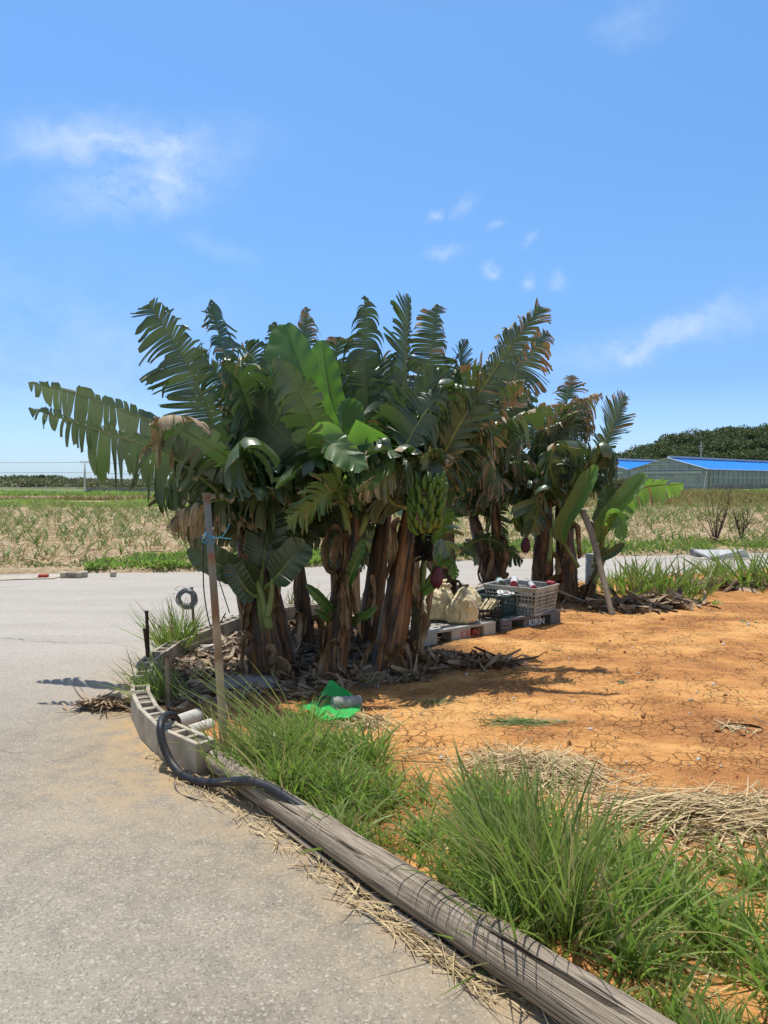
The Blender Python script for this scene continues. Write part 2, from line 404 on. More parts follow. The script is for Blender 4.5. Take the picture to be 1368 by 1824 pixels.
# ------------------------------------------------------------------ mesh builder
class MB:
    def __init__(self):
        self.v, self.f, self.c, self.s, self.mi = [], [], [], [], []
        self.n = 0

    def add(self, verts, faces, col=(0, 0, 0), st=None, mi=0):
        verts = np.asarray(verts, dtype=np.float64).reshape(-1, 3)
        k = len(verts)
        self.v.append(verts)
        c = np.zeros((k, 3))
        c[:] = col
        self.c.append(c)
        s = np.zeros((k, 2))
        if st is not None:
            s[:] = st
        self.s.append(s)
        o = self.n
        if isinstance(faces, np.ndarray):
            faces = (faces + o).tolist()
            self.f.extend(faces)
        else:
            self.f.extend([[i + o for i in q] for q in faces])
        self.mi.extend([mi] * len(faces))
        self.n += k

    def grid(self, Pts, col=(0, 0, 0), st=None, mi=0, closed=False):
        # Pts (a,b,3)
        a, b = Pts.shape[:2]
        i = np.arange(a * b).reshape(a, b)
        q = np.stack([i[:-1, :-1], i[1:, :-1], i[1:, 1:], i[:-1, 1:]], -1).reshape(-1, 4)
        if closed:
            q2 = np.stack([i[:-1, -1], i[1:, -1], i[1:, 0], i[:-1, 0]], -1).reshape(-1, 4)
            q = np.concatenate([q, q2])
        cc = np.asarray(col, dtype=float)
        if cc.ndim == 3:
            cc = cc.reshape(-1, 3)
        if st is not None:
            st = np.asarray(st, dtype=float).reshape(-1, 2)
        self.add(Pts.reshape(-1, 3), q, cc, st, mi)

    def box(self, o, ex, ey, ez, mi=0, col=(0, 0, 0)):
        """o corner; ex, ey, ez full edge vectors"""
        o, ex, ey, ez = [np.asarray(x, float) for x in (o, ex, ey, ez)]
        v = [o, o + ex, o + ex + ey, o + ey, o + ez, o + ex + ez, o + ex + ey + ez, o + ey + ez]
        self.add(v, [[0, 3, 2, 1], [4, 5, 6, 7], [0, 1, 5, 4], [1, 2, 6, 5], [2, 3, 7, 6], [3, 0, 4, 7]], col, None, mi)

    def tube(self, pts, rad, k=10, cap=True, mi=0, col=(0, 0, 0), wob=0.0, seed=0, fat=None):
        pts = np.asarray(pts, float)
        n = len(pts)
        rad = np.broadcast_to(np.asarray(rad, float), (n,))
        T = np.gradient(pts, axis=0)
        T /= np.linalg.norm(T, axis=1, keepdims=True) + 1e-9
        u = np.array([1., 0, 0]) if abs(T[0][0]) < .9 else np.array([0, 1., 0])
        L = np.concatenate([[0], np.cumsum(np.linalg.norm(np.diff(pts, axis=0), axis=1))])
        rs = np.random.RandomState(seed)
        ph = rs.uniform(0, 6.28, 6)
        V = np.zeros((n, k, 3))
        S = np.zeros((n, k, 2))
        ang = np.linspace(0, 2 * np.pi, k, endpoint=False)
        for i in range(n):
            u = u - T[i] * np.dot(u, T[i])
            u /= np.linalg.norm(u) + 1e-9
            w = np.cross(T[i], u)
            r = rad[i] * (1 + wob * (np.sin(ang * 3 + ph[0] + L[i] * 2) * .5 + np.sin(ang * 5 + ph[1] + L[i] * 5) * .35 + np.sin(ang * 2 + ph[2] - L[i] * 9) * .4))
            V[i] = pts[i] + (np.cos(ang) * r)[:, None] * u + (np.sin(ang) * r)[:, None] * w
            S[i, :, 0] = np.abs(ang - np.pi) / 3.14159
            S[i, :, 1] = L[i]
        c = np.asarray(col, float)
        if c.ndim == 2:
            c = np.repeat(c[:, None, :], k, 1)
        base = self.n
        self.grid(V, c, S, mi, closed=True)
        if cap:
            self.f.append([base + i for i in range(k)])
            self.f.append([base + (n - 1) * k + i for i in reversed(range(k))])
            self.mi += [mi, mi]

    def build(self, name, mats, parent=None, origin=(0, 0, 0), smooth=False):
        V = np.concatenate(self.v) - np.asarray(origin, float)
        me = bpy.data.meshes.new(name)
        me.from_pydata(V.tolist(), [], self.f)
        a = me.attributes.new('col', 'FLOAT_COLOR', 'POINT')
        c = np.concatenate(self.c)
        a.data.foreach_set('color', np.concatenate([c, np.ones((len(c), 1))], 1).ravel())
        s = np.concatenate(self.s)
        b = me.attributes.new('st', 'FLOAT_VECTOR', 'POINT')
        b.data.foreach_set('vector', np.concatenate([s, np.zeros((len(s), 1))], 1).ravel())
        if not isinstance(mats, (list, tuple)):
            mats = [mats]
        for m in mats:
            me.materials.append(MATS[m] if isinstance(m, str) else m)
        me.polygons.foreach_set('material_index', self.mi)
        if smooth:
            me.polygons.foreach_set('use_smooth', [True] * len(me.polygons))
        me.update()
        o = bpy.data.objects.new(name, me)
        COL.objects.link(o)
        if parent is not None:
            o.parent = parent
        else:
            o.location = origin
        return o

def empty(name, loc):
    o = bpy.data.objects.new(name, None)
    o.empty_display_size = .1
    COL.objects.link(o)
    o.location = loc
    return o

def tag(o, label=None, cat=None, group=None, kind=None):
    if label: o['label'] = label
    if cat: o['category'] = cat
    if group: o['group'] = group
    if kind: o['kind'] = kind
    return o

def nrm(v):
    v = np.asarray(v, float)
    return v / (np.linalg.norm(v, axis=-1, keepdims=True) + 1e-9)

def spline(pts, n):
    """Catmull-Rom through pts, resampled evenly to n points"""
    p = np.asarray(pts, float)
    if len(p) == 2:
        return p[0] + (p[1] - p[0]) * np.linspace(0, 1, n)[:, None]
    q = np.concatenate([[2 * p[0] - p[1]], p, [2 * p[-1] - p[-2]]])
    o = []
    for i in range(1, len(q) - 2):
        t = np.linspace(0, 1, 24, endpoint=(i == len(q) - 3))[:, None]
        a, b, c, d = q[i - 1], q[i], q[i + 1], q[i + 2]
        o.append(.5 * (2 * b + (c - a) * t + (2 * a - 5 * b + 4 * c - d) * t ** 2 + (3 * b - a - 3 * c + d) * t ** 3))
    o = np.concatenate(o)
    L = np.concatenate([[0], np.cumsum(np.linalg.norm(np.diff(o, axis=0), axis=1))])
    s = np.linspace(0, L[-1], n)
    return np.stack([np.interp(s, L, o[:, k]) for k in range(3)], 1)

def blades(mb, base, d, length, width, bend, segs=4, col=None, prof=None, side=None, twist=None, st=None, mi=0):
    """n blades at once: base(n,3), d(n,3) unit start directions, bend(n,3) added with t^2"""
    n = len(base)
    length = np.broadcast_to(length, (n,)); width = np.broadcast_to(width, (n,))
    t = np.linspace(0, 1, segs + 1)
    C = base[:, None, :] + d[:, None, :] * (length[:, None] * t)[:, :, None] + bend[:, None, :] * (t ** 2)[None, :, None]
    if side is None:
        side = np.cross(d, RS.normal(size=(n, 3)))
    side = nrm(side)
    if prof is None:
        prof = np.sqrt(np.clip(1 - t ** 2.2, 0, 1)) * .96 + .04
    W = (width[:, None] * prof[None, :])[:, :, None] * side[:, None, :] * .5
    if twist is not None:
        s2 = nrm(np.cross(d, side))
        a = (twist[:, None] * t[None, :])[:, :, None]
        W = (width[:, None] * prof[None, :])[:, :, None] * .5 * (np.cos(a) * side[:, None, :] + np.sin(a) * s2[:, None, :])
    V = np.stack([C - W, C + W], 2)   # n, segs+1, 2, 3
    k = (segs + 1) * 2
    i = np.arange(segs)
    q = np.stack([i * 2, i * 2 + 1, i * 2 + 3, i * 2 + 2], 1)
    Fc = (q[None] + (np.arange(n) * k)[:, None, None]).reshape(-1, 4)
    if col is None:
        col = np.zeros((n, 3)); col[:, 1] = RS.uniform(0, 1, n)
    col = np.asarray(col, float)
    if col.ndim == 2:
        col = np.repeat(col[:, None, :], segs + 1, 1)
    c = np.repeat(col[:, :, None, :], 2, 2).reshape(-1, 3)
    mb.add(V.reshape(-1, 3), Fc, c, None, mi)

def in_poly(x, y, poly):
    x, y = np.asarray(x), np.asarray(y)
    ins = np.zeros(x.shape, bool)
    m = len(poly)
    for i in range(m):
        x1, y1 = poly[i][:2]; x2, y2 = poly[(i + 1) % m][:2]
        c = ((y1 > y) != (y2 > y)) & (x < (x2 - x1) * (y - y1) / (y2 - y1 + 1e-12) + x1)
        ins ^= c
    return ins

def seg_dist(x, y, pts, closed=False):
    d = np.full(np.shape(x), 1e9)
    m = len(pts)
    for i in range(m if closed else m - 1):
        ax, ay = pts[i][:2]; bx, by = pts[(i + 1) % m][:2]
        vx, vy = bx - ax, by - ay
        t = np.clip(((x - ax) * vx + (y - ay) * vy) / (vx * vx + vy * vy + 1e-12), 0, 1)
        d = np.minimum(d, np.hypot(x - ax - t * vx, y - ay - t * vy))
    return d

def sample_poly(poly, n):
    poly = np.asarray([p[:2] for p in poly])
    lo, hi = poly.min(0), poly.max(0)
    o = np.zeros((0, 2))
    while len(o) < n:
        q = RS.uniform(lo, hi, (n * 2, 2))
        o = np.concatenate([o, q[in_poly(q[:, 0], q[:, 1], poly)]])
    return o[:n]

def sstep(a, b, x):
    t = np.clip((x - a) / (b - a), 0, 1)
    return t * t * (3 - 2 * t)

def fbm(x, y, s, seed=0.0, octv=3):
    x = np.asarray(x); o = np.zeros(x.shape)
    fx, fy = x.ravel(), np.asarray(y).ravel()
    o = np.array([mnoise.fractal((a * s + seed, b * s - seed, seed * .37), 1.0, 2.0, octv) for a, b in zip(fx, fy)])
    return o.reshape(x.shape)

# ------------------------------------------------------------------ light and sky
SUN_EL, SUN_AZ = 74.0, 116.0     # azimuth measured from +X towards +Y
sd = np.array([math.cos(R(SUN_EL)) * math.cos(R(SUN_AZ)), math.cos(R(SUN_EL)) * math.sin(R(SUN_AZ)), math.sin(R(SUN_EL))])
sl = bpy.data.lights.new('sun', 'SUN')
sl.energy = 4.8
sl.angle = R(.53)
sl.color = (1.0, .955, .89)
so = bpy.data.objects.new('sun', sl)
COL.objects.link(so)
so.rotation_euler = Vector(tuple(-sd)).to_track_quat('-Z', 'Y').to_euler()

def build_world():
    w = bpy.data.worlds.new('World')
    scene.world = w
    w.use_nodes = True
    t = w.node_tree
    t.nodes.clear()
    sky = N(t, 'ShaderNodeTexSky', sky_type='NISHITA')
    sky.sun_disc = False
    sky.sun_elevation = R(SUN_EL)
    sky.sun_rotation = math.atan2(sd[0], sd[1])
    sky.air_density = 1.25
    sky.dust_density = .35
    sky.ozone_density = 2.2
    hs = N(t, 'ShaderNodeHueSaturation', {'Hue': .508, 'Saturation': 1.02, 'Value': 1.0, 'Color': sky.outputs[0]}).outputs[0]
    dz = N(t, 'ShaderNodeSeparateXYZ', {0: N(t, 'ShaderNodeTexCoord').outputs['Generated']}).outputs[2]
    gr = ramp(t, dz, (0.0, (.43, .62, 1.12)), (.05, (.41, .58, 1.02)), (.12, (.345, .50, .80)), (.26, (.42, .62, .79)), (.50, (.495, .735, .86)), (.66, (.66, .68, .66)), (.9, (.95, .88, .76)))  # sky grade; zenith stops, out of view, brightened as added fill
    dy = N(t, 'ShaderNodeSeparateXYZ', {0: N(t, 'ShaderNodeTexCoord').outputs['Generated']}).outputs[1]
    gr = mix(t, ramp(t, mth(t, 'MULTIPLY', dy, -1.0), (.0, 0), (.5, .8)), gr, (.95, .74, .54, 1))  # unseen sky behind the camera paled, added fill for front faces
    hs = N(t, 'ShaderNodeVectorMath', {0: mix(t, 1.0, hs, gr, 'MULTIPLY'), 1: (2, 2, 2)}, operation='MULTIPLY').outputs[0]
    dirv = N(t, 'ShaderNodeTexCoord').outputs['Generated']
    nz = N(t, 'ShaderNodeTexNoise', {'Vector': dirv, 'Scale': 9.0, 'Detail': 6.0, 'Roughness': .6}).outputs[1]
    wd = N(t, 'ShaderNodeVectorMath', {0: dirv, 1: scaled(t, N(t, 'ShaderNodeVectorMath', {0: nz, 1: (.5, .5, .5)}, operation='SUBTRACT').outputs[0], (.09, .09, .09))}, operation='ADD').outputs[0]
    fb = noise_(t, scaled(t, wd, (1, 1, 2.2)), 9.0, 8, .62)
    fb2 = noise_(t, scaled(t, wd, (1, 1, 1.6)), 24.0, 6, .6)
    fbm_ = ramp(t, mth(t, 'ADD', mth(t, 'MULTIPLY', fb, .65), mth(t, 'MULTIPLY', fb2, .35)), (.37, 0), (.63, 1))
    total = None
    # (px, py, half width, half height, tilt deg, strength)
    for px, py, a, b, tl, s in ((225, 258, 150, 32, -4, .80), (252, 330, 115, 38, -18, .95), (790, 380, 16, 8, -35, .85), (838, 358, 22, 14, -50, .35),
                               (890, 408, 12, 9, -20, .5), (795, 455, 30, 12, -15, .4), (872, 477, 16, 8, -20, .5), (938, 497, 13, 10, -40, .6), (948, 438, 12, 7, -20, .35),
                               (1165, 600, 150, 26, -12, .75), (1330, 560, 120, 30, -10, .25), (1150, 35, 40, 20, 0, .35), (60, 640, 330, 130, 0, .28), (380, 440, 60, 22, 20, .2), (990, 508, 14, 8, 20, .3)):
        c = nrm(ray(px, py)); rgt = nrm(np.cross(c, (0, 0, 1))); up = np.cross(rgt, c)
        ct, sn = math.cos(R(tl)), math.sin(R(tl))
        e1 = (rgt * ct - up * sn) / (a / F); e2 = (rgt * sn + up * ct) / (b / F)
        u = N(t, 'ShaderNodeVectorMath', {0: wd, 1: tuple(e1)}, operation='DOT_PRODUCT').outputs['Value']
        v = N(t, 'ShaderNodeVectorMath', {0: wd, 1: tuple(e2)}, operation='DOT_PRODUCT').outputs['Value']
        f = N(t, 'ShaderNodeVectorMath', {0: wd, 1: tuple(c)}, operation='DOT_PRODUCT').outputs['Value']
        r2 = mth(t, 'ADD', mth(t, 'MULTIPLY', u, u), mth(t, 'MULTIPLY', v, v))
        g = mth(t, 'MULTIPLY', mth(t, 'EXPONENT', mth(t, 'MULTIPLY', r2, -1.1)), s * 1.0)
        g = mth(t, 'MULTIPLY', g, mth(t, 'GREATER_THAN', f, 0))
        total = g if total is None else mth(t, 'MAXIMUM', total, g)
    fac = mth(t, 'MULTIPLY', total, mth(t, 'ADD', .12, mth(t, 'MULTIPLY', fbm_, 1.0)), clamp=True)
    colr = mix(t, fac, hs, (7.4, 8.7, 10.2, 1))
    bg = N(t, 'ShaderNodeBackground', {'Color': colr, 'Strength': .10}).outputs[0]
    o = t.nodes.new('ShaderNodeOutputWorld')
    t.links.new(bg, o.inputs[0])
build_world()

# ------------------------------------------------------------------ layout
LOG0, LOG1 = np.array([-.905, 3.93, .060]), np.array([1.09, 1.32, .082])
WALLPX = [(350, 1325), (281, 1295), (249, 1264), (233, 1246), (232, 1214), (240, 1184), (262, 1165), (286, 1146), (326, 1129), (345, 1122), (424, 1094), (450, 1084)]
WALL = [G(x, y, .165)[:2] for x, y in WALLPX] + [np.array([-.62, 8.35]), np.array([.3, 9.2]), np.array([1.25, 10.05])]
PLOT = [tuple(LOG1[:2] + (.3, -.5))] + [tuple(LOG0[:2])] + [tuple(p) for p in WALL] + [(3.4, 11.5), (6.5, 12.9), (16, 16.5), (16, .8)]
STEMS_PX = [(478, 1205), (548, 1160), (592, 1205), (690, 1190), (655, 1150), (740, 1185)]

def far_edge(x):
    return np.interp(x, [-60, -5.9, -2.8, 1.5, 6.1, 30, 90], [8.5, 11.9, 12.3, 14.0, 15.1, 21, 36])

# road sheet -------------------------------------------------------
xs = np.concatenate([np.linspace(-60, -4.2, 20), np.arange(-4, 2.2, .07), np.linspace(2.4, 90, 24)])
ys = np.concatenate([np.arange(-3, 1.0, .5), np.arange(1.0, 8, .07), np.linspace(8.2, 45, 30)])
X, Y = np.meshgrid(xs, ys, indexing='ij')
dl = np.minimum(seg_dist(X, Y, [LOG0, LOG1]), seg_dist(X, Y, WALL[:8]))
near_corner = np.exp(-((X + 1.25) ** 2 + (Y - 3.7) ** 2) / .32) * 1.0 + np.exp(-((X + 1.55) ** 2 + (Y - 4.8) ** 2) / .16) * .9
dust = np.clip(np.exp(-dl / .16) * .8 + near_corner * .38 + np.exp(-dl / .5) * .18, 0, 1)
mb = MB()
mb.grid(np.stack([X, Y, np.zeros_like(X)], -1), np.stack([dust, dust * 0, dust * 0], -1))
tag(mb.build('road', 'asphalt', smooth=True), 'bleached grey asphalt farm road curving round the planted corner', kind='structure')

# base land -------------------------------------------------------
mb = MB()
g = np.array([-4000, -1000, -200, -60, 0, 60, 200, 1000, 4000.])
X, Y = np.meshgrid(g, np.array([-300, 0, 60, 150, 400, 1000, 6000.]), indexing='ij')
mb.grid(np.stack([X, Y, np.full_like(X, -.12)], -1))
tag(mb.build('ground', 'farland'), 'flat farm land reaching to the horizon', kind='structure')

# soil plot -------------------------------------------------------
xs = np.concatenate([np.arange(-2.3, 4.2, .05), np.arange(4.3, 16, .35)])
ys = np.concatenate([np.arange(1.0, 9, .05), np.arange(9.1, 17, .2)])
X, Y = np.meshgrid(xs, ys, indexing='ij')
dd = seg_dist(X, Y, PLOT, True)
sgn = np.where(in_poly(X, Y, PLOT), dd, -dd)
und = fbm(X, Y, .9, 3.1, 4) * .018 + fbm(X, Y, 4.5, 9.7, 3) * .010 + .006 * np.sin(Y * 7.5 + X * 1.2 + 2 * fbm(X, Y, .7, 5.1, 2))
Z = -.06 + .095 * sstep(-.02, .16, sgn) + np.where(sgn > 0, und * sstep(.0, .4, sgn), 0)
Z = np.where(sgn > .3, np.maximum(Z, .012), Z)
Z = np.where(sgn < -.1, -.06, Z)
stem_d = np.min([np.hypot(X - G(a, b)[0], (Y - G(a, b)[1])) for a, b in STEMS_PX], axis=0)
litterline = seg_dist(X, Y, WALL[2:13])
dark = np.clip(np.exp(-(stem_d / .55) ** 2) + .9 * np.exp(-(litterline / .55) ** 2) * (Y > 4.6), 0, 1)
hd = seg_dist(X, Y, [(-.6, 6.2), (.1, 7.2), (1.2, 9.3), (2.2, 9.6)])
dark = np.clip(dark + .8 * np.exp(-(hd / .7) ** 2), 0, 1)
mb = MB()
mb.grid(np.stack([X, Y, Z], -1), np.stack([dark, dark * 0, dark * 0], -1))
tag(mb.build('soil_plot', 'soil', smooth=True), 'cracked orange soil of the planted plot', kind='structure')

def soil_z(x, y):
    return .037 + mnoise.fractal((x * .9 + 3.1, y * .9 - 3.1, 3.1 * .37), 1.0, 2.0, 4) * .018

# cane field -------------------------------------------------------
xs = np.concatenate([np.linspace(-70, -12, 30), np.arange(-11.5, 16, .35), np.linspace(17, 90, 36)])
off = np.concatenate([[-.25, 0, .08, .18, .3, .5], np.arange(.8, 12, .35), np.linspace(12.5, 40, 30)])
X, O = np.meshgrid(xs, off, indexing='ij')
Y = far_edge(X) + O
Z = -.05 + .12 * sstep(-.02, .3, O) + np.where(O > 0, fbm(X, Y, .8, 2.2, 3) * .05, 0)
mb = MB()
mb.grid(np.stack([X, Y, Z], -1))
tag(mb.build('stubble_field', 'stubble', smooth=True), 'straw covered field across the road', kind='structure')

def sheet(name, mat, x0, x1, y0, y1, z, lab):
    mb = MB()
    X, Y = np.meshgrid(np.linspace(x0, x1, 30), np.linspace(y0, y1, 8), indexing='ij')
    mb.grid(np.stack([X, Y, np.full_like(X, z)], -1))
    tag(mb.build(name, mat), lab, kind='structure')
sheet('weed_strip', 'weedland', -90, 120, 36, 55, .0, 'weedy green strip beyond the field')
sheet('ditch_water', 'water', -60, -4, 47.5, 50, .01, 'pale strip of ditch water beyond the field')
sheet('soil_bank', 'bank', -90, 10, 55, 66, .05, 'bare brown soil strip beyond the ditch')
sheet('meadow', 'meadow', -160, 160, 66.5, 150, .02, 'green meadow before the far trees')

# ------------------------------------------------------------------ log and blocks
def make_log():
    pts = spline([LOG0, LOG0 * .5 + LOG1 * .5 + (0.0, .0, -.004), LOG1], 70)
    n, k = len(pts), 56
    t = np.linspace(0, 1, n)
    rad = .053 + .030 * t
    T = nrm(LOG1 - LOG0)
    u = nrm(np.cross(T, (0, 0, 1))); w = np.cross(u, T)
    ang = np.linspace(0, 2 * np.pi, k, endpoint=False)
    V = np.zeros((n, k, 3)); S = np.zeros((n, k, 2))
    L = np.linalg.norm(LOG1 - LOG0)
    for i in range(n):
        r = rad[i] * (1 + .025 * np.sin(ang * 3 + t[i] * 4) + .014 * np.sin(ang * 7 - t[i] * 9) + .02 * math.sin(t[i] * 17) + .015 * math.sin(t[i] * 41 + 1))
        for kt, ka in ((.18, 1.0), (.33, 2.2), (.52, 1.5), (.66, .9), (.83, 2.0)):
            r = r * (1 + .10 * math.exp(-((t[i] - kt) / .012) ** 2) * np.exp(-((ang - ka) / .22) ** 2))
        for a0, wd, d, lo, hi in ((1.25, .035, .35, .55, 1.0), (.75, .02, .2, .1, .75), (2.0, .025, .22, .3, .8), (2.6, .03, .25, 0, .5), (1.75, .018, .15, .5, .95)):
            aa = a0 + .12 * math.sin(t[i] * 7 + a0 * 5)
            e = sstep(lo, lo + .12, t[i]) * (1 - sstep(hi - .05, hi + .001, t[i]))
            r = r * (1 - d * e * np.exp(-((ang - aa) / wd) ** 2))
        V[i] = pts[i] + (np.cos(ang) * r)[:, None] * u + (np.sin(ang) * r)[:, None] * w
        S[i, :, 0] = np.minimum(ang, 2 * np.pi - ang) * .32 + .3 * (ang > np.pi)
        S[i, :, 1] = t[i] * L
    mb = MB()
    mb.grid(V, (0, 0, 0), S, 0, True)
    mb.f.append(list(range(k))); mb.f.append([(n - 1) * k + i for i in reversed(range(k))]); mb.mi += [0, 0]
    o = mb.build('wooden_log', 'log', None, LOG0, smooth=False)
    tag(o, 'long weathered grey wooden pole lying along the road edge', 'log')
    # split sliver under the pole on the road side
    a = LOG0 + (LOG1 - LOG0) * .24; b = LOG0 + (LOG1 - LOG0) * .62
    offv = -u if u[0] > 0 else u
    pts = spline([a + offv * .058 + (0, 0, -.045), (a + b) / 2 + offv * .072 + (0, 0, -.055), b + offv * .078 + (0, 0, -.062)], 20)
    mb = MB(); mb.tube(pts, np.linspace(.006, .012, 20) * (1 + .3 * np.sin(np.linspace(0, 9, 20))), 6, True, 0, (0, 0, 0), .3, 3)
    mb.build('split_sliver', 'log', o, LOG0)
make_log()

def make_block(p0, p1, idx, total):
    """hollow concrete block standing from p0 to p1 (outer edge), 0.15 deep towards inside"""
    p0 = np.array([*p0, 0.]); p1 = np.array([*p1, 0.])
    ex = p1 - p0; Lb = np.linalg.norm(ex); ex /= Lb
    ey = np.array([ex[1], -ex[0], 0])      # inside is to the right when walking away from the pole
    h, dpt, wl = .165 + random.uniform(-.005, .005), .118, .025
    sink = -.02
    mid = p0 + ex * Lb / 2
    mb = MB()
    up = np.array([0, 0, h - sink])
    b = p0 + np.array([0, 0, sink])
    ez = np.array([0, 0, 1.])
    # shells
    mb.box(b, ex * Lb, ey * wl, up)
    mb.box(b + ey * (dpt - wl), ex * Lb, ey * wl, up)
    # webs : two grooved ends and two inner webs leave three cores
    xs_ = [.0, Lb * .325, Lb * .63, Lb - wl - .004]
    for x in xs_:
        mb.box(b + ex * x + ey * wl, ex * wl, ey * (dpt - 2 * wl), up - ez * .003)
    # dirt inside the cores
    for i in range(3):
        x0 = xs_[i] + wl; x1 = xs_[i + 1]
        mb.box(b + ex * x0 + ey * wl, ex * (x1 - x0), ey * (dpt - 2 * wl), up - ez * random.uniform(.012, .06), 1)
    rt = empty('concrete_block', p0 + (0, 0, 0))
    o = mb.build('block', ['concrete', 'hole'], None, p0)
    bpy.data.objects.remove(rt)
    o.name = 'concrete_block'
    bv = o.modifiers.new('bevel', 'BEVEL'); bv.width = .0035; bv.segments = 1; bv.limit_method = 'ANGLE'
    words = ['nearest', 'second', 'third', 'fourth', 'fifth', 'sixth', 'seventh', 'eighth', 'ninth', 'tenth', 'eleventh', 'twelfth', 'thirteenth', 'fourteenth', 'fifteenth', 'sixteenth', 'seventeenth', 'eighteenth', 'nineteenth', 'twentieth']
    if idx == 0:
        lab = 'grey hollow concrete block touching the end of the wooden pole, hose beside it'
    elif idx == 1:
        lab = 'grey hollow concrete block with the black hose bending over its near corner'
    else:
        lab = '%s grey hollow concrete block of the curved border, counted from the wooden pole' % words[min(idx, 19)]
    tag(o, lab, 'concrete block', 'hollow concrete blocks bordering the plot')

def lay_blocks():
    pts = [np.array(p) for p in WALL]
    i = 0; pos = pts[0].copy(); idx = 0
    blocks = []
    seg = 1
    Lb = .39
    while True:
        # next point at distance Lb along the polyline (chord)
        cur = pos; j = seg
        found = None
        while j < len(pts):
            a, b = (pos if j == seg else pts[j - 1]), pts[j]
            d = b - a
            A = d @ d; B = 2 * (a - pos) @ d; C = (a - pos) @ (a - pos) - Lb * Lb
            disc = B * B - 4 * A * C
            if disc >= 0 and A > 1e-9:
                tt = (-B + math.sqrt(disc)) / (2 * A)
                if 0 <= tt <= 1:
                    found = a + d * tt; break
            j += 1
        if found is None: break
        seg = j
        e = nrm(found - pos)
        blocks.append((pos + e * .006, found - e * .006))
        pos = found
    for k, (a, b) in enumerate(blocks):
        make_block(a, b, k, len(blocks))
lay_blocks()

# ------------------------------------------------------------------ posts, hose, wire
def make_tall_pole():
    b, tp = G(401, 1352, 0.0), at(368, 882, 4.2)
    b = np.array([b[0], b[1], -.02])
    pts = spline([b, b * .5 + tp * .5 + (.004, 0, 0), tp], 24)
    mb = MB()
    L = np.linalg.norm(tp - b)
    mb.tube(pts, np.linspace(.0240, .0190, 24), 16, True)
    for s in mb.s: s[:, 1] /= L
    o = mb.build('rusty_pole', 'pole', None, b, smooth=True)
    tag(o, 'tall rusty steel pole leaning left at the grass edge', 'pole')
    mb = MB(); mb.tube([tp + (0, 0, -.004), tp + (0, 0, .012)], [.0255, .0245], 16)
    mb.tube([tp + (0, 0, -.02), tp + (0, 0, -.004)], [.020, .0255], 16, False)
    mb.build('cap_flange', 'rust', o, b)
    # string round the pole
    c = b + (tp - b) * .835
    mb = MB()
    for k in range(4):
        a = np.linspace(0, 6.3, 26)
        r = .0235
        mb.tube(np.stack([c[0] + r * np.cos(a), c[1] + r * np.sin(a), c[2] + (k - 1.5) * .011 + .012 * np.sin(a + k * 1.7)], 1), .0035, 5, False)
    mb.tube(spline([c + (.02, -.02, 0), c + (.07, -.03, .012), c + (.10, -.03, .05), c + (.115, -.03, .085)], 16), .0032, 5)
    mb.tube(spline([c + (.02, -.02, 0), c + (.06, -.03, .006), c + (.12, -.02, .0)], 12), .0028, 5)
    mb.tube(spline([c + (-.02, -.02, 0), c + (-.035, -.03, .02), c + (-.03, -.03, -.02), c + (-.02, -.026, -.01)], 12), .0028, 5)
    s_ = mb.build('blue_string', 'string', None, c)
    tag(s_, 'blue plastic string knotted round the tall rusty pole', 'string')
    mb = MB()
    mb.tube(spline([c + (-.03, -.025, -.02), c + (-.026, -.026, -.3), c + (.02, -.03, -.5), at(402, 1092, 4.18)], 24), .0035, 6)
    mb.tube(spline([at(386, 1022, 4.24), at(398, 1058, 4.22), at(409, 1092, 4.2)], 14), .003, 6)
    tag(mb.build('loose_cord', 'rubber', None, c), 'thin dark cord hanging down the tall rusty pole', 'cord')
make_tall_pole()

def stake(name, top, bot, Yv, r, mat, lab, tipmat='rust', seed=0):
    a = at(*bot, Yv); a[2] = min(a[2], .0)
    b = at(*top, Yv)
    mb = MB()
    mb.tube(spline([a, (a + b) / 2 + (.004, 0, 0), b], 12), r, 10, True, 0, (0, 0, 0), .04, seed)
    o = mb.build(name, mat, None, a, smooth=True)
    mb = MB(); mb.tube([b + (0, 0, -.012), b + (0, 0, .004)], [r * 1.15, r * 1.25], 10)
    mb.build('tip', tipmat, o, a)
    tag(o, lab, 'stake', 'short stakes along the block border')
    return o
stake('stake', (261, 1089), (264, 1200), 5.95, .013, 'darkrust', 'black topped thin stake, tallest beside the left bend of blocks', 'blackplastic', 1)
stake('stake', (258, 1121), (266, 1208), 5.72, .014, 'darkrust', 'dark rusty stake in front of the black topped stake', 'darkrust', 2)
stake('stake', (297, 1167), (299, 1282), 4.85, .013, 'stake', 'pale stake with rusty foot beside the bent hose', 'rust', 3)
stake('stake', (341, 1047), (346, 1152), 6.70, .0125, 'stake', 'pale stake carrying the coil of wire', 'rust', 4)
stake('stake', (428, 1050), (427, 1130), 7.25, .014, 'stake', 'pale rusty stake against the blocks behind the tall pole', 'rust', 5)

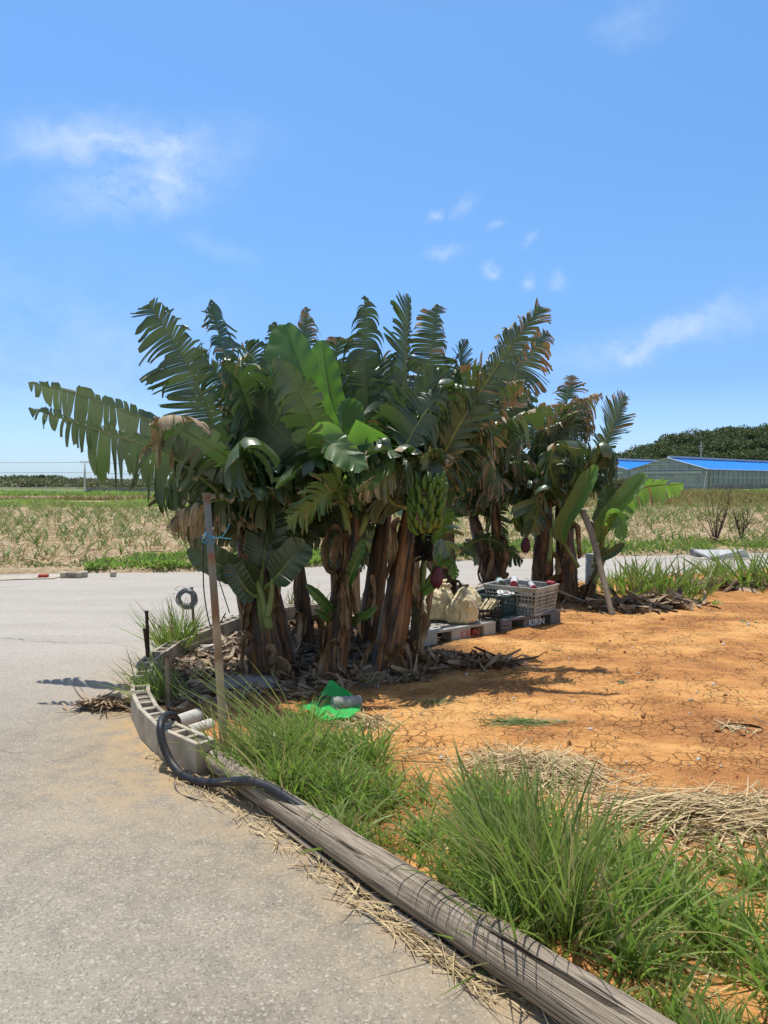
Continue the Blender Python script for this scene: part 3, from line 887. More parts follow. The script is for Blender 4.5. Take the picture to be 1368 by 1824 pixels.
def wire_coil():
    c = at(334, 1066, 6.66)
    mb = MB()
    rs = np.random.RandomState(4)
    for k in range(30):
        a = np.linspace(0, 2 * math.pi, 40) + rs.uniform(0, 6)
        r = rs.uniform(.055, .086); off = rs.normal(0, .007, 2); ti = rs.normal(0, .12)
        e = 1 + rs.normal(0, .03)
        p = np.stack([c[0] + off[0] + r * np.cos(a) * e, c[1] - .02 + rs.normal(0, .012) + ti * r * np.sin(a + 1), c[2] + off[1] + r * np.sin(a)], 1)
        mb.tube(p, .0024, 5, False)
    mb.tube(spline([c + (-.06, -.02, .06), c + (-.10, -.02, .085), c + (-.05, -.02, .115), c + (.01, -.02, .07)], 18), .0018, 5)
    mb.tube(spline([c + (-.07, -.02, .03), c + (-.12, -.03, .05), c + (-.085, -.02, -.05)], 14), .0018, 5)
    tag(mb.build('wire_coil', 'wire', None, c, smooth=True), 'coil of grey steel wire hung on a pale stake', 'wire coil')
wire_coil()

def hose():
    r = .0215
    s = (LOG1 - LOG0)
    def onlog(t, dv, dz):
        u = nrm(np.array([s[1], -s[0], 0]))  # towards road side?
        p = LOG0 + s * t
        return p + u * dv + (0, 0, dz)
    pts = [at(318, 1296, 4.28), at(314, 1281, 4.24), at(303, 1274, 4.18), at(291, 1278, 4.06), at(286, 1293, 3.97), at(287, 1312, 3.93), at(295, 1338, 3.90), at(309, 1364, 3.85), at(330, 1384, 3.77), at(362, 1393, 3.68),
           at(402, 1394, 3.58), at(440, 1391, 3.45), at(480, 1403, 3.36), at(520, 1427, 3.25), at(549, 1446, 3.18)]
    end = pts[-1]
    mb = MB()
    mb.tube(spline(pts, 90), r, 14, True)
    mid = [LOG0 + s * t + nrm(np.array([-s[1], s[0], 0])) * d_ for t, d_ in ((.44, .10), (.48, .105), (.53, .11), (.58, .115), (.62, .12))]
    o = mb.build('rubber_hose', 'rubber', None, pts[0], smooth=True)
    tag(o, 'black rubber hose bent over the concrete blocks and along the wooden pole', 'hose')
    mb = MB()
    q = spline([np.array([p[0], p[1], .05 - .03 * abs(i - 2)]) for i, p in enumerate(mid)], 40)
    mb.tube(q, r, 12, True)
    tag(mb.build('rubber_hose', 'rubber', None, q[0], smooth=True), 'black hose end showing behind the pole at the big tussock', 'hose')
    mb = MB()
    e = pts[-1]; d = nrm(pts[-1] - pts[-2])
    mb.tube([e - d * .002, e + d * .012], [r * .9, r * .8], 12)
    mb.build('cut_end', 'whitepipe', o, pts[0])
    mb = MB()
    mb.tube(spline([at(352, 1395, 3.68), at(338, 1372, 3.7), at(312, 1385, 3.72), at(318, 1412, 3.62), G(350, 1425, .008)], 20), .0028, 5)
    tag(mb.build('thin_wire', 'rubber', None, at(352, 1395, 3.68)), 'thin dark wire curled on the road under the hose', 'wire')
hose()

# ------------------------------------------------------------------ banana leaves
def leaf_mesh(pts, wl, wr, roll=0., tear=.8, droop=1., dry=.2, fold=15., sweep=22., seed=0, pet=.12, drytip=0., pale=0., nst=64, rows=8, ragged=1.0, crumple=0.):
    rs = np.random.RandomState(seed)
    C = spline(pts, nst)
    T = nrm(np.gradient(C, axis=0))
    L = np.sum(np.linalg.norm(np.diff(C, axis=0), axis=1))
    ref = nrm(C[nst // 2] - np.array([0, 0, CAMH]))
    B0 = nrm(np.cross(np.broadcast_to(ref, T.shape), T))
    N0 = nrm(np.cross(B0, T))
    cr, sr = math.cos(R(roll)), math.sin(R(roll))
    B = B0 * cr + N0 * sr
    Nn = np.cross(B, T)
    S = np.linspace(0, 1, nst)
    tt = np.clip((S - pet) / (1 - pet), 0, 1)
    prof = np.minimum(1, (tt / .16) ** .55) * np.minimum(1, ((1 - tt) / .22) ** .55)
    mb = MB()
    Zd = np.array([0, 0, -1.])
    for side, w in ((-1, wl), (1, wr)):
        if w <= 0: continue
        fr_ = rs.uniform(5, 13, (3, 3)); ph_ = rs.uniform(0, 6.28, (3, 3))
        mk = lambda i: (lambda x: float(np.sin(x * fr_[i, 0] + ph_[i, 0]) * .6 + np.sin(x * fr_[i, 1] * 2.3 + ph_[i, 1]) * .5 + np.sin(x * fr_[i, 2] * 5 + ph_[i, 2]) * .35))
        wave, wave2, wave3 = mk(0), mk(1), mk(2)
        s0 = pet
        mj1 = -1.
        while s0 < .995:
            if s0 >= mj1:
                mj0 = s0
                mj1 = s0 + max(.02, .085 * (1.6 - s0) * np.exp(rs.normal(0, .6)))
                mjm = .5 * (mj0 + mj1)
                jf, js, jd, jc, jl = rs.normal(0, 14), rs.normal(0, 10), rs.normal(0, .45), rs.normal(0, .9), rs.normal(0, .19)
                jbr = rs.rand() < .30 and tear > .5
                jrb = rs.randint(2, rows)
            if tear < .05:
                ds = 1.0
            else:
                ds = max(.005, (.12 * (1 - tear) ** 1.5 + .0075) * (1.8 - s0) * np.exp(rs.normal(0, .55)))
            s1 = min(1., s0 + ds)
            if 1. - s1 < .01: s1 = 1.
            if tear > .5 and rs.rand() < .03 * tear:
                s0 = s1
                continue
            kc = max(3, int((s1 - s0) * nst * 1.1))
            gap = .03 * tear * (s1 - s0)
            sv = np.linspace(s0, s1 - gap, kc)
            ip = lambda A: np.stack([np.interp(sv, S, A[:, k]) for k in range(3)], 1)
            p0, Tv, Bv, Nv = ip(C), nrm(ip(T)), nrm(ip(B)), nrm(ip(Nn))
            wv = np.interp(sv, S, prof) * w
            mid = .5 * (s0 + s1)
            mm = .75 * mjm + .25 * mid
            lf = wave(mm)
            lenf = 1.0 if tear < .05 else np.clip(1 - .24 * tear * ragged * (lf + .35) + (jl + rs.normal(0, .10)) * tear, .35, 1.12)
            wv2 = np.array([wave2(q) for q in sv]); wv3 = np.array([wave3(q) for q in sv])
            fa = R(1) * (fold + wv2 * 17 * tear)
            sw = R(1) * (sweep + 20 * np.clip(sv - .75, 0, 1) / .25 + wv3 * 8 * tear)
            cf, sf, cs, ss = np.cos(fa)[:, None], np.sin(fa)[:, None], np.cos(sw)[:, None], np.sin(sw)[:, None]
            d = nrm((Bv * side * cf + Nv * sf) * cs + Tv * ss)
            dr = droop * (np.clip(1 + wave3(mm + .3) * .45 + jd + rs.normal(0, .15), .2, 2.2) if tear > .05 else 1.)
            curl = (wave2(mm + .5) * .5 + jc + R(jf) * 1.6 + rs.normal(0, .35)) * tear
            swd = (R(js) * 1.8 + rs.normal(0, .3)) * tear
            m = rows
            V = np.zeros((kc, m + 1, 3)); V[:, 0] = p0
            Lr = wv * lenf
            if tear > .05:
                Lr = Lr * (1 + .07 * tear * rs.normal(0, 1, kc))
            p = p0.copy()
            rb = jrb if (jbr and droop > .3) else (rs.randint(3, m) if rs.rand() < .1 * tear else 99)
            for r in range(m):
                p = p + d * (Lr / m)[:, None]
                V[:, r + 1] = p
                if r == rb: d = nrm(d + Zd * rs.uniform(.5, 1.8) + Tv * rs.normal(0, .4))
                g_ = (r + .5) / m
                d = nrm(d + Zd * (dr * w / .3) / m * (.5 + 1.2 * g_) + Nv * curl / m * 2.2 * g_ ** 1.3 + Tv * swd / m * 2.2 * g_ ** 1.3)
            tp = rs.uniform(.1, .75) * min(1, tear * 1.2) if tear > .05 else 0
            u = np.linspace(0, 1, m + 1)
            ctr = V.mean(0, keepdims=True)
            V = ctr + (V - ctr) * (1 - tp * u ** 2.8)[None, :, None]
            # channel / ripple
            cu = np.linspace(-1, 1, kc)
            rip = (cu[:, None] ** 2 - .3) * u[None, :] * rs.normal(0, .012) * (1 if tear > .05 else 0) + (0 if crumple else .006) * np.sin(sv * 70 + rs.uniform(0, 6))[:, None] * u[None, :] ** 1.5
            V = V + Nv[:, None, :] * rip[:, :, None]
            if crumple:
                sc = rs.uniform(0, 50)
                for i_ in range(kc):
                    for j_ in range(1, m + 1):
                        q_ = Vector(V[i_, j_]) * 6 + Vector((sc, 0, 0))
                        V[i_, j_] += np.array(mnoise.noise_vector(q_)) * crumple * u[j_] + np.array(mnoise.noise_vector(q_ * 2.3)) * crumple * .5 * u[j_]
            # dryness
            dk = np.clip(.48 * dry * rs.uniform(.0, 1.7) + drytip * max(0, (mid - .6) / .4) * rs.uniform(.5, 1.3), 0, 1.3)
            if rs.rand() < dry * .07: dk = 1.3
            du = np.clip((u - (1 - dk)) / .25, 0, 1)
            dv = np.repeat(du[None, :], kc, 0)
            gv = np.clip(rs.uniform(0, 1) * .8 + .1, 0, 1)
            pv = np.clip(pale + rs.normal(0, .12) * (tear > .05), 0, 1)
            col = np.stack([dv, np.full_like(dv, gv), np.full_like(dv, pv)], -1)
            st = np.stack(np.broadcast_arrays((sv * L)[:, None], u[None, :] * w), -1)
            mb.grid(V, col, st)
            s0 = s1
    rib = MB()
    rr = np.interp(S, [0, pet, .5, 1], [.024, .017, .010, .002]) * (.7 + .3 * min(1.4, L / 1.2))
    rib.tube(C + Nn * -.004, rr, 8, True)
    return mb, rib

PL = {}
LEAFN = [0]
def plant(key, base_px, top, rad, label, Yb=None, dark=0., green=0., bend=(0, 0, 0), cat='banana plant'):
    b = G(*base_px, 0.0)
    if Yb is not None:
        b = at(base_px[0], base_px[1], Yb); b[2] = 0
    tp = at(*top)
    root = empty('banana_plant', (b[0], b[1], 0.0))
    tag(root, label, cat, 'banana plants in the corner grove')
    o = np.array([b[0], b[1], 0.0])
    b = b + (0, 0, -.03)
    pts = spline([b, b * .6 + tp * .4 + np.array(bend), tp], 40)
    tt = np.linspace(0, 1, 40)
    rr = rad * np.interp(tt, [0, .06, .3, .85, 1], [1.22, 1.12, 1.0, .72, .5])
    # overlapping sheath steps
    rs = np.random.RandomState(len(key) * 7 + ord(key[0]))
    for k in range(4):
        q = rs.uniform(.12, .85)
        rr = rr * (1 + .07 * np.exp(-((tt - q) / .02) ** 2))
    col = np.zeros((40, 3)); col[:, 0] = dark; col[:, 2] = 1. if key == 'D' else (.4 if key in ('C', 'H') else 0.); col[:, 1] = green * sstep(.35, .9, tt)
    mb = MB()
    mb.tube(pts, rr, 22, True, 0, col, .10, rs.randint(999))
    mb.build('pseudostem', 'stem', root, o, smooth=True)
    PL[key] = dict(root=root, o=o, pts=pts, rr=rr)
    return root

def leaf(key, pts, wl, wr, mat='leaf', ribmat='midrib', smooth=True, **kw):
    LEAFN[0] += 1
    kw.setdefault('seed', LEAFN[0] * 13 + 5)
    if key in ('W', 'Gg', 'H', 'I'):
        pts = [(a, b, 9.4 + (y - 8.0) * .35) for a, b, y in pts]
    if key == 'J':
        pts = [(a, b, max(y, 9.1)) for a, b, y in pts]
    if kw.get('tear', .8) > .6 and kw.get('droop', 1) > .45:
        kw['droop'] = kw.get('droop', 1) * 1.5
    P3 = [at(*p) if len(p) == 3 and p[2] > 0 and abs(p[0]) > 30 else np.array(p) for p in pts]
    mb, rib = leaf_mesh(P3, wl, wr, **kw)
    d = PL[key]
    o = mb.build('leaf', mat, d['root'], d['o'], smooth=smooth)
    rib.build('midrib', ribmat, o, d['o'], smooth=True)
    return o

def dead(key, t, az, length, width, seed, out_=.10, dirz=1.0, name='dead_leaf'):
    """withered leaf hanging from height fraction t of the stem"""
    d = PL[key]
    i = int(t * 39)
    p = d['pts'][i]; r = d['rr'][i]
    a = np.array([math.cos(az), math.sin(az), 0])
    rs = np.random.RandomState(seed)
    q0 = p + a * r * .8
    q1 = p + a * (r + out_ * .7) + (0, 0, .05 * dirz)
    q2 = p + a * (r + out_) + (0, 0, -length * .45) + rs.normal(0, .03, 3)
    q3 = p + a * (r + out_ * .6) + (0, 0, -length) + rs.normal(0, .05, 3)
    q3[2] = max(q3[2], .02); q2[2] = max(q2[2], .04)
    mb, rib = leaf_mesh([q0, q1, q2, q3], width, width * rs.uniform(.6, 1), roll=rs.uniform(-60, 60), tear=.02, droop=.5, dry=1.2, fold=rs.uniform(55, 85), sweep=25, seed=seed, pet=.03, nst=26, rows=6, crumple=.032)
    for c in mb.c: c[:, 0] = 1.0
    mb.build(name, 'dead', d['root'], d['o'], smooth=True)

# stems -------------------------------------------------------------
plant('A', (480, 1208), (436, 930, 5.95), .125, 'leftmost banana plant with two long leaves reaching out over the road', dark=.1)
plant('A2', (512, 1196), (470, 985, 6.1), .085, 'short stout banana stem pressed against the leftmost banana plant')
plant('B', (549, 1158), (528, 975, 6.75), .075, 'slim dark banana stem standing behind, between the two front stems', dark=.5)
plant('C', (590, 1212), (632, 900, 6.0), .095, 'central banana plant with the broad untorn bright leaves')
plant('D', (686, 1200), (735, 900, 6.15), .115, 'thick orange brown banana stem with the large green fruit bunch', green=0)
plant('E', (652, 1150), (690, 890, 6.85), .095, 'dark banana stem behind, left of the thick fruiting stem', dark=.45)
plant('F', (738, 1192), (746, 1045, 6.1), .058, 'thin young banana sucker right of the thick fruiting stem', dark=.3, green=.8)
plant('S', (478, 1130), (462, 1040, 5.72), .05, 'young banana sucker with broad dark untorn leaves before the leftmost stem', Yb=5.74, green=1.)
plant('Gg', (886, 1066), (842, 920, 9.6), .11, 'dark leaning banana stem behind the green crate', Yb=9.5, dark=.4)
plant('H', (893, 1050), (880, 880, 9.6), .085, 'slim brown banana stem behind the cream sacks and crates', Yb=9.6)
plant('I', (962, 1072), (972, 880, 9.4), .125, 'banana plant with the small fruit bunch and purple flower behind the grey crate', Yb=9.4, dark=.2)
plant('J', (1012, 1072), (1000, 900, 9.5), .13, 'rightmost stout banana plant wrapped in dead leaves', Yb=9.4)
plant('K', (1042, 1082), (1078, 975, 9.2), .05, 'young banana sucker with bright untorn leaves at the right end', Yb=9.2, green=.8)
plant('Q', (610, 1120), (590, 860, 7.4), .09, 'hidden banana stem in the middle rear of the grove', dark=.5)
plant('W', (800, 1058), (795, 880, 9.2), .09, 'banana stem rising behind the two cream sacks', Yb=9.2, dark=.4, green=.2)

# leaves : left clump --------------------------------------------------
leaf('A', [(425, 960, 5.95), (392, 800, 5.9), (340, 660, 5.85), (265, 541, 5.9)], .40, .26, tear=.84, droop=.35, dry=.08, fold=8, sweep=10, roll=12, pale=.12)
leaf('A', [(440, 930, 5.95), (440, 780, 5.9), (408, 660, 5.8), (374, 534, 5.8)], .17, .28, tear=.82, droop=1.6, dry=.3, fold=-5, sweep=10, roll=-35)
leaf('A', [(400, 880, 5.85), (310, 775, 5.7), (170, 712, 6.0), (50, 681, 6.2)], .32, .07, tear=.60, droop=1.0, dry=.10, fold=-10, sweep=16, roll=30, pale=.3)
leaf('A', [(410, 890, 5.75), (300, 810, 5.4), (170, 765, 5.5), (50, 727, 5.6)], .36, .07, tear=.84, droop=1.2, dry=.2, fold=-5, sweep=16, roll=38)
leaf('A', [(430, 900, 5.8), (370, 800, 5.5), (310, 752, 5.3), (268, 760, 5.2)], .34, .28, tear=.8, droop=1.8, dry=.45, drytip=.9, fold=5, sweep=15, roll=40)
leaf('A', [(432, 930, 5.85), (420, 840, 5.4), (385, 800, 5.15), (312, 757, 5.1)], .38, .12, tear=.6, droop=1.1, dry=.25, fold=0, sweep=12, roll=30)
leaf('A', [(440, 960, 5.9), (400, 860, 6.0), (320, 800, 6.1), (215, 790, 6.1)], .36, .3, tear=.85, droop=1.5, dry=.2, roll=50, sweep=20)
leaf('A', [(560, 895, 5.9), (500, 880, 5.65), (430, 882, 5.35), (312, 912, 5.2)], .40, .30, tear=.78, droop=2.0, dry=.25, drytip=1.1, fold=-10, sweep=8, roll=55, pet=.05)
leaf('A', [(440, 960, 6.0), (400, 920, 5.7), (360, 900, 5.5), (310, 930, 5.4)], .28, .28, tear=.9, droop=2.0, dry=.6, drytip=.7, roll=50)
leaf('A', [(440, 920, 6.0), (430, 760, 6.1), (395, 680, 6.15), (350, 620, 6.2)], .3, .3, tear=.85, droop=1.0, dry=.3, roll=20)
leaf('A', [(445, 930, 6.0), (460, 800, 5.9), (430, 690, 5.7), (395, 650, 5.4)], .3, .34, tear=.9, droop=1.5, dry=.35, roll=-30)
leaf('A2', [(472, 985, 6.1), (480, 830, 6.3), (462, 700, 6.4), (438, 606, 6.4)], .20, .26, tear=.85, droop=.9, dry=.15, roll=15)
leaf('A2', [(470, 990, 6.1), (455, 860, 5.7), (430, 800, 5.3), (415, 870, 5.1)], .34, .34, tear=.75, droop=1.6, dry=.2, roll=50)
leaf('A2', [(470, 990, 6.1), (500, 880, 6.0), (470, 760, 5.9), (440, 690, 5.9)], .36, .34, tear=.7, droop=.9, dry=.1, roll=20)
leaf('B', [(530, 975, 6.75), (520, 800, 6.8), (510, 680, 6.8), (488, 572, 6.8)], .22, .25, tear=.85, droop=.8, dry=.25, roll=10)
leaf('B', [(530, 975, 6.75), (545, 800, 6.9), (540, 660, 6.9), (546, 546, 6.9)], .15, .22, tear=.92, droop=.7, dry=.35, drytip=.8, roll=5)
leaf('B', [(530, 975, 6.7), (490, 860, 6.4), (430, 800, 6.2), (370, 850, 6.1)], .36, .36, tear=.7, droop=1.4, dry=.15, roll=50)
leaf('B', [(530, 975, 6.7), (570, 860, 6.5), (620, 800, 6.5), (660, 850, 6.5)], .36, .36, tear=.5, droop=1.2, dry=.15, roll=-50)
# central plant ----------------------------------------------------------
leaf('C', [(622, 930, 6.0), (592, 810, 5.85), (545, 680, 5.75), (508, 578, 5.85)], .25, .17, 'young_leaf', tear=.0, droop=.2, dry=.02, fold=24, sweep=24, roll=14, pale=.05)
leaf('C', [(628, 920, 6.05), (612, 800, 6.1), (588, 700, 6.1), (573, 606, 6.1)], .17, .14, 'young_leaf', tear=.0, droop=.05, dry=0, fold=20, sweep=14, roll=20, pale=0)
leaf('C', [(615, 920, 5.9), (575, 800, 5.6), (535, 700, 5.45), (487, 640, 5.5)], .20, .16, tear=.6, droop=1.2, dry=.12, fold=0, sweep=20, roll=15, pale=.3)
leaf('Q', [(640, 900, 6.6), (655, 760, 6.6), (650, 640, 6.6), (649, 526, 6.6)], .24, .24, tear=.80, droop=1.9, dry=.12, fold=5, sweep=12, roll=10)
leaf('Q', [(640, 900, 6.7), (660, 800, 6.7), (668, 720, 6.75), (665, 640, 6.8)], .30, .30, tear=.2, droop=.2, dry=.03, fold=5, sweep=15, roll=10)
leaf('C', [(630, 900, 6.0), (618, 830, 5.85), (612, 780, 5.8), (607, 715, 5.85)], .05, .20, 'young_leaf', tear=0, droop=.05, fold=25, sweep=12, roll=5, pale=.35, pet=.3)
leaf('C', [(600, 850, 5.7), (575, 790, 5.45), (590, 790, 5.3), (645, 838, 5.2)], .15, .12, 'young_leaf', tear=.25, droop=.8, fold=0, roll=30, pale=.35)
leaf('C', [(628, 930, 6.0), (610, 890, 5.7), (590, 875, 5.5), (512, 930, 5.25)], .17, .22, 'young_leaf', tear=.85, droop=1.5, dry=.25, fold=0, sweep=35, roll=30, pale=.8, pet=.25)
leaf('C', [(622, 920, 6.0), (575, 850, 5.8), (520, 790, 5.75), (450, 720, 5.8)], .42, .30, tear=.5, droop=.7, dry=.08, fold=0, sweep=14, roll=20)
leaf('C', [(622, 920, 6.05), (570, 840, 6.2), (500, 760, 6.3), (430, 730, 6.3)], .38, .38, tear=.6, droop=.9, dry=.12, roll=20)
leaf('C', [(625, 920, 6.0), (600, 820, 6.3), (560, 720, 6.4), (525, 640, 6.5)], .36, .36, tear=.45, droop=.5, dry=.1, roll=0)
leaf('C', [(628, 925, 6.0), (600, 850, 5.8), (560, 830, 5.6), (500, 870, 5.5)], .34, .34, tear=.55, droop=1.3, dry=.12, roll=45)
leaf('C', [(630, 920, 6.0), (650, 830, 5.8), (660, 790, 5.7), (640, 860, 5.5)], .30, .26, 'young_leaf', tear=.15, droop=1.0, dry=.05, roll=-30, pale=.1)
leaf('Q', [(590, 860, 7.4), (600, 740, 7.4), (600, 660, 7.4), (600, 600, 7.4)], .3, .3, tear=.8, droop=.8, dry=.35, drytip=.5)
leaf('Q', [(590, 860, 7.4), (540, 740, 7.4), (500, 660, 7.4), (470, 630, 7.4)], .3, .3, tear=.8, droop=.8, dry=.2)
leaf('Q', [(590, 870, 7.4), (640, 780, 7.2), (700, 740, 7.0), (760, 780, 7.0)], .38, .38, tear=.6, droop=1.2, dry=.2, roll=-40)
leaf('Q', [(590, 870, 7.4), (560, 800, 7.1), (510, 800, 6.9), (450, 860, 6.8)], .38, .38, tear=.6, droop=1.2, dry=.2, roll=40)
# fruiting plant D ---------------------------------------------------------
leaf('D', [(738, 900, 6.15), (728, 760, 6.2), (722, 650, 6.2), (731, 526, 6.2)], .28, .05, tear=.90, droop=.4, dry=.1, fold=5, sweep=44, roll=8)
leaf('D', [(742, 900, 6.2), (755, 760, 6.25), (764, 660, 6.25), (779, 541, 6.3)], .21, .20, tear=.88, droop=.35, dry=.22, drytip=.4, fold=5, sweep=6, roll=5, pale=.25)
leaf('D', [(745, 900, 6.2), (790, 770, 6.3), (812, 690, 6.4), (827, 606, 6.4)], .18, .16, tear=.90, droop=.4, dry=.15, sweep=45, roll=25)
leaf('D', [(745, 905, 6.1), (810, 770, 5.95), (880, 660, 5.9), (962, 546, 5.9)], .27, .27, tear=.90, droop=.4, dry=.3, drytip=.55, fold=10, sweep=38, roll=-10, pale=.15)
leaf('D', [(748, 905, 6.2), (840, 780, 6.4), (910, 670, 6.4), (976, 590, 6.45)], .24, .28, tear=.94, droop=.9, dry=.3, drytip=.7, fold=0, sweep=30, roll=-10)
leaf('D', [(735, 910, 6.1), (690, 880, 5.8), (735, 770, 5.7), (790, 690, 5.75)], .30, .30, tear=.86, droop=1.2, dry=.18, fold=0, sweep=22, roll=20)
leaf('E', [(690, 900, 6.8), (680, 800, 6.3), (725, 720, 6.0), (800, 660, 5.9)], .30, .34, tear=.9, droop=1.3, dry=.2, sweep=25, roll=20)
leaf('D', [(735, 905, 6.1), (780, 815, 5.75), (720, 828, 5.55), (634, 872, 5.4)], .20, .10, tear=.9, droop=1.1, dry=.3, drytip=.6, sweep=28, roll=30, pale=.6, pet=.15)
leaf('D', [(735, 905, 6.15), (705, 820, 5.9), (680, 790, 5.7), (655, 850, 5.6)], .32, .32, tear=.85, droop=1.6, dry=.2, roll=40)
leaf('D', [(742, 900, 6.2), (785, 790, 6.1), (830, 745, 6.3), (875, 800, 6.4)], .32, .34, tear=.88, droop=1.6, dry=.25, drytip=.4, roll=-40)
leaf('D', [(742, 895, 6.2), (800, 760, 6.1), (860, 690, 6.1), (930, 680, 6.1)], .30, .34, tear=.9, droop=1.4, dry=.35, drytip=.6, roll=-35)
leaf('D', [(742, 895, 6.2), (770, 760, 6.0), (800, 700, 5.9), (850, 690, 5.8)], .30, .30, tear=.9, droop=1.4, dry=.2, roll=-30)
leaf('E', [(690, 890, 6.8), (700, 760, 6.9), (690, 690, 6.9), (660, 640, 6.9)], .34, .34, tear=.8, droop=1.2, dry=.2, roll=10)
leaf('E', [(690, 890, 6.8), (730, 760, 6.7), (780, 690, 6.6), (830, 650, 6.5)], .34, .34, tear=.85, droop=1.0, dry=.2, roll=-20)
leaf('E', [(690, 890, 6.8), (670, 800, 6.6), (620, 780, 6.5), (570, 840, 6.4)], .36, .36, tear=.6, droop=1.4, dry=.2, roll=45)
leaf('E', [(690, 890, 6.9), (740, 800, 6.7), (800, 790, 6.5), (850, 850, 6.4)], .36, .36, tear=.8, droop=1.4, dry=.35, roll=-45)
# rear right group ---------------------------------------------------------
leaf('W', [(795, 880, 8.4), (850, 790, 8.1), (900, 760, 7.9), (935, 850, 7.8)], .34, .40, tear=.92, droop=1.8, dry=.55, drytip=.5, roll=-40, pale=.4)
leaf('W', [(795, 880, 8.4), (860, 800, 8.0), (930, 740, 7.8), (1005, 718, 7.8)], .14, .42, tear=.88, droop=1.5, dry=.4, drytip=.6, fold=0, sweep=12, roll=-40, pale=.75)
leaf('W', [(795, 880, 8.4), (800, 800, 8.0), (850, 790, 7.6), (895, 880, 7.4)], .34, .34, tear=.92, droop=1.8, dry=.65, drytip=.4, roll=-40, pale=.4)
leaf('Gg', [(842, 925, 9.2), (890, 850, 8.4), (935, 826, 8.1), (1004, 866, 8.0)], .10, .40, tear=.8, droop=1.9, dry=.35, fold=-5, sweep=8, roll=-45, pale=.55, pet=.1)
leaf('Gg', [(842, 925, 9.2), (850, 860, 8.7), (870, 840, 8.3), (870, 900, 8.0)], .36, .36, tear=.92, droop=1.8, dry=.75, roll=-40, pale=.4)
leaf('Gg', [(842, 925, 9.2), (860, 800, 9.2), (900, 740, 9.2), (945, 700, 9.2)], .34, .34, tear=.88, droop=1.2, dry=.25, roll=-15)
leaf('Gg', [(842, 925, 9.2), (820, 860, 8.8), (790, 850, 8.5), (760, 900, 8.4)], .36, .36, tear=.8, droop=1.5, dry=.3, roll=35)
leaf('H', [(880, 885, 9.6), (900, 780, 9.5), (920, 720, 9.5), (928, 660, 9.5)], .28, .28, tear=.88, droop=.9, dry=.25, roll=0)
leaf('H', [(880, 885, 9.6), (950, 800, 9.2), (1000, 735, 9.0), (1073, 700, 9.0)], .18, .40, tear=.9, droop=1.5, dry=.55, drytip=1.2, fold=0, sweep=14, roll=-35, pale=.5)
leaf('H', [(880, 885, 9.6), (850, 800, 9.4), (820, 780, 9.2), (790, 850, 9.1)], .36, .36, tear=.85, droop=1.4, dry=.35, roll=35)
leaf('H', [(880, 890, 9.6), (910, 850, 9.2), (930, 870, 8.9), (940, 930, 8.8)], .34, .34, tear=.85, droop=1.6, dry=.4, roll=-40)
leaf('I', [(972, 890, 9.4), (990, 800, 9.3), (1005, 740, 9.3), (1020, 668, 9.3)], .26, .30, tear=.92, droop=1.0, dry=.4, drytip=.9, roll=0)
leaf('I', [(972, 890, 9.4), (960, 800, 9.0), (985, 760, 8.7), (1060, 760, 8.6)], .30, .36, tear=.9, droop=1.5, dry=.35, drytip=.6, roll=-35)
leaf('I', [(972, 890, 9.4), (940, 830, 9.0), (900, 830, 8.7), (870, 890, 8.6)], .34, .34, tear=.85, droop=1.6, dry=.4, roll=40)
leaf('I', [(975, 890, 9.4), (1000, 820, 9.0), (1020, 800, 8.8), (1030, 880, 8.7)], .32, .32, tear=.85, droop=1.6, dry=.25, roll=-45)
leaf('I', [(972, 890, 9.5), (950, 780, 9.7), (940, 730, 9.8), (900, 720, 9.8)], .34, .34, tear=.88, droop=1.2, dry=.3, roll=20)
leaf('J', [(1000, 905, 9.5), (1060, 830, 9.3), (1085, 775, 9.2), (1116, 706, 9.2)], .28, .28, tear=.91, droop=.4, dry=.25, drytip=.5, fold=8, sweep=42, roll=-5)
leaf('J', [(1000, 905, 9.5), (1010, 800, 9.6), (1030, 740, 9.6), (1045, 715, 9.6)], .30, .32, tear=.92, droop=1.3, dry=.5, drytip=.8, roll=-10)
leaf('J', [(1000, 905, 9.5), (1050, 820, 9.2), (1075, 790, 9.0), (1095, 850, 8.9)], .30, .34, tear=.85, droop=1.5, dry=.25, roll=-40)
leaf('J', [(1000, 905, 9.5), (980, 830, 9.1), (1000, 790, 8.9), (1050, 800, 8.8)], .30, .34, tear=.85, droop=1.3, dry=.25, roll=-40)
leaf('J', [(1000, 910, 9.5), (980, 870, 9.1), (960, 880, 8.9), (945, 950, 8.8)], .30, .34, tear=.5, droop=1.3, dry=.15, roll=40)
leaf('K', [(1030, 1010, 9.2), (1000, 950, 9.05), (1030, 890, 8.9), (1062, 828, 8.85)], .12, .16, 'young_leaf', tear=0, droop=.25, fold=35, sweep=25, roll=20, pale=.25, pet=.25)
leaf('K', [(1065, 1000, 9.2), (1075, 940, 9.1), (1105, 895, 9.0), (1150, 845, 8.95)], .13, .14, 'young_leaf', tear=.05, droop=.3, fold=30, sweep=25, roll=20, pale=.4, pet=.2)
leaf('K', [(1065, 1000, 9.2), (1090, 915, 9.3), (1140, 870, 9.3), (1218, 862, 9.3)], .12, .26, 'young_leaf', tear=.75, droop=1.5, fold=0, sweep=25, roll=-30, pale=.15, pet=.25)
leaf('K', [(1068, 990, 9.2), (1085, 930, 8.9), (1100, 915, 8.7), (1112, 960, 8.6)], .14, .16, 'young_leaf', tear=.3, droop=1.2, roll=-40, pale=.3, pet=.35)
leaf('K', [(1060, 1000, 9.2), (1062, 950, 9.4), (1080, 900, 9.5), (1078, 850, 9.5)], .13, .13, tear=.1, droop=.3, fold=20, roll=0, pet=.2)
leaf('K', [(1055, 1010, 9.2), (1070, 995, 9.05), (1090, 985, 8.95), (1112, 968, 8.9)], .06, .06, tear=0, droop=.2, fold=20, roll=10, pet=.2)
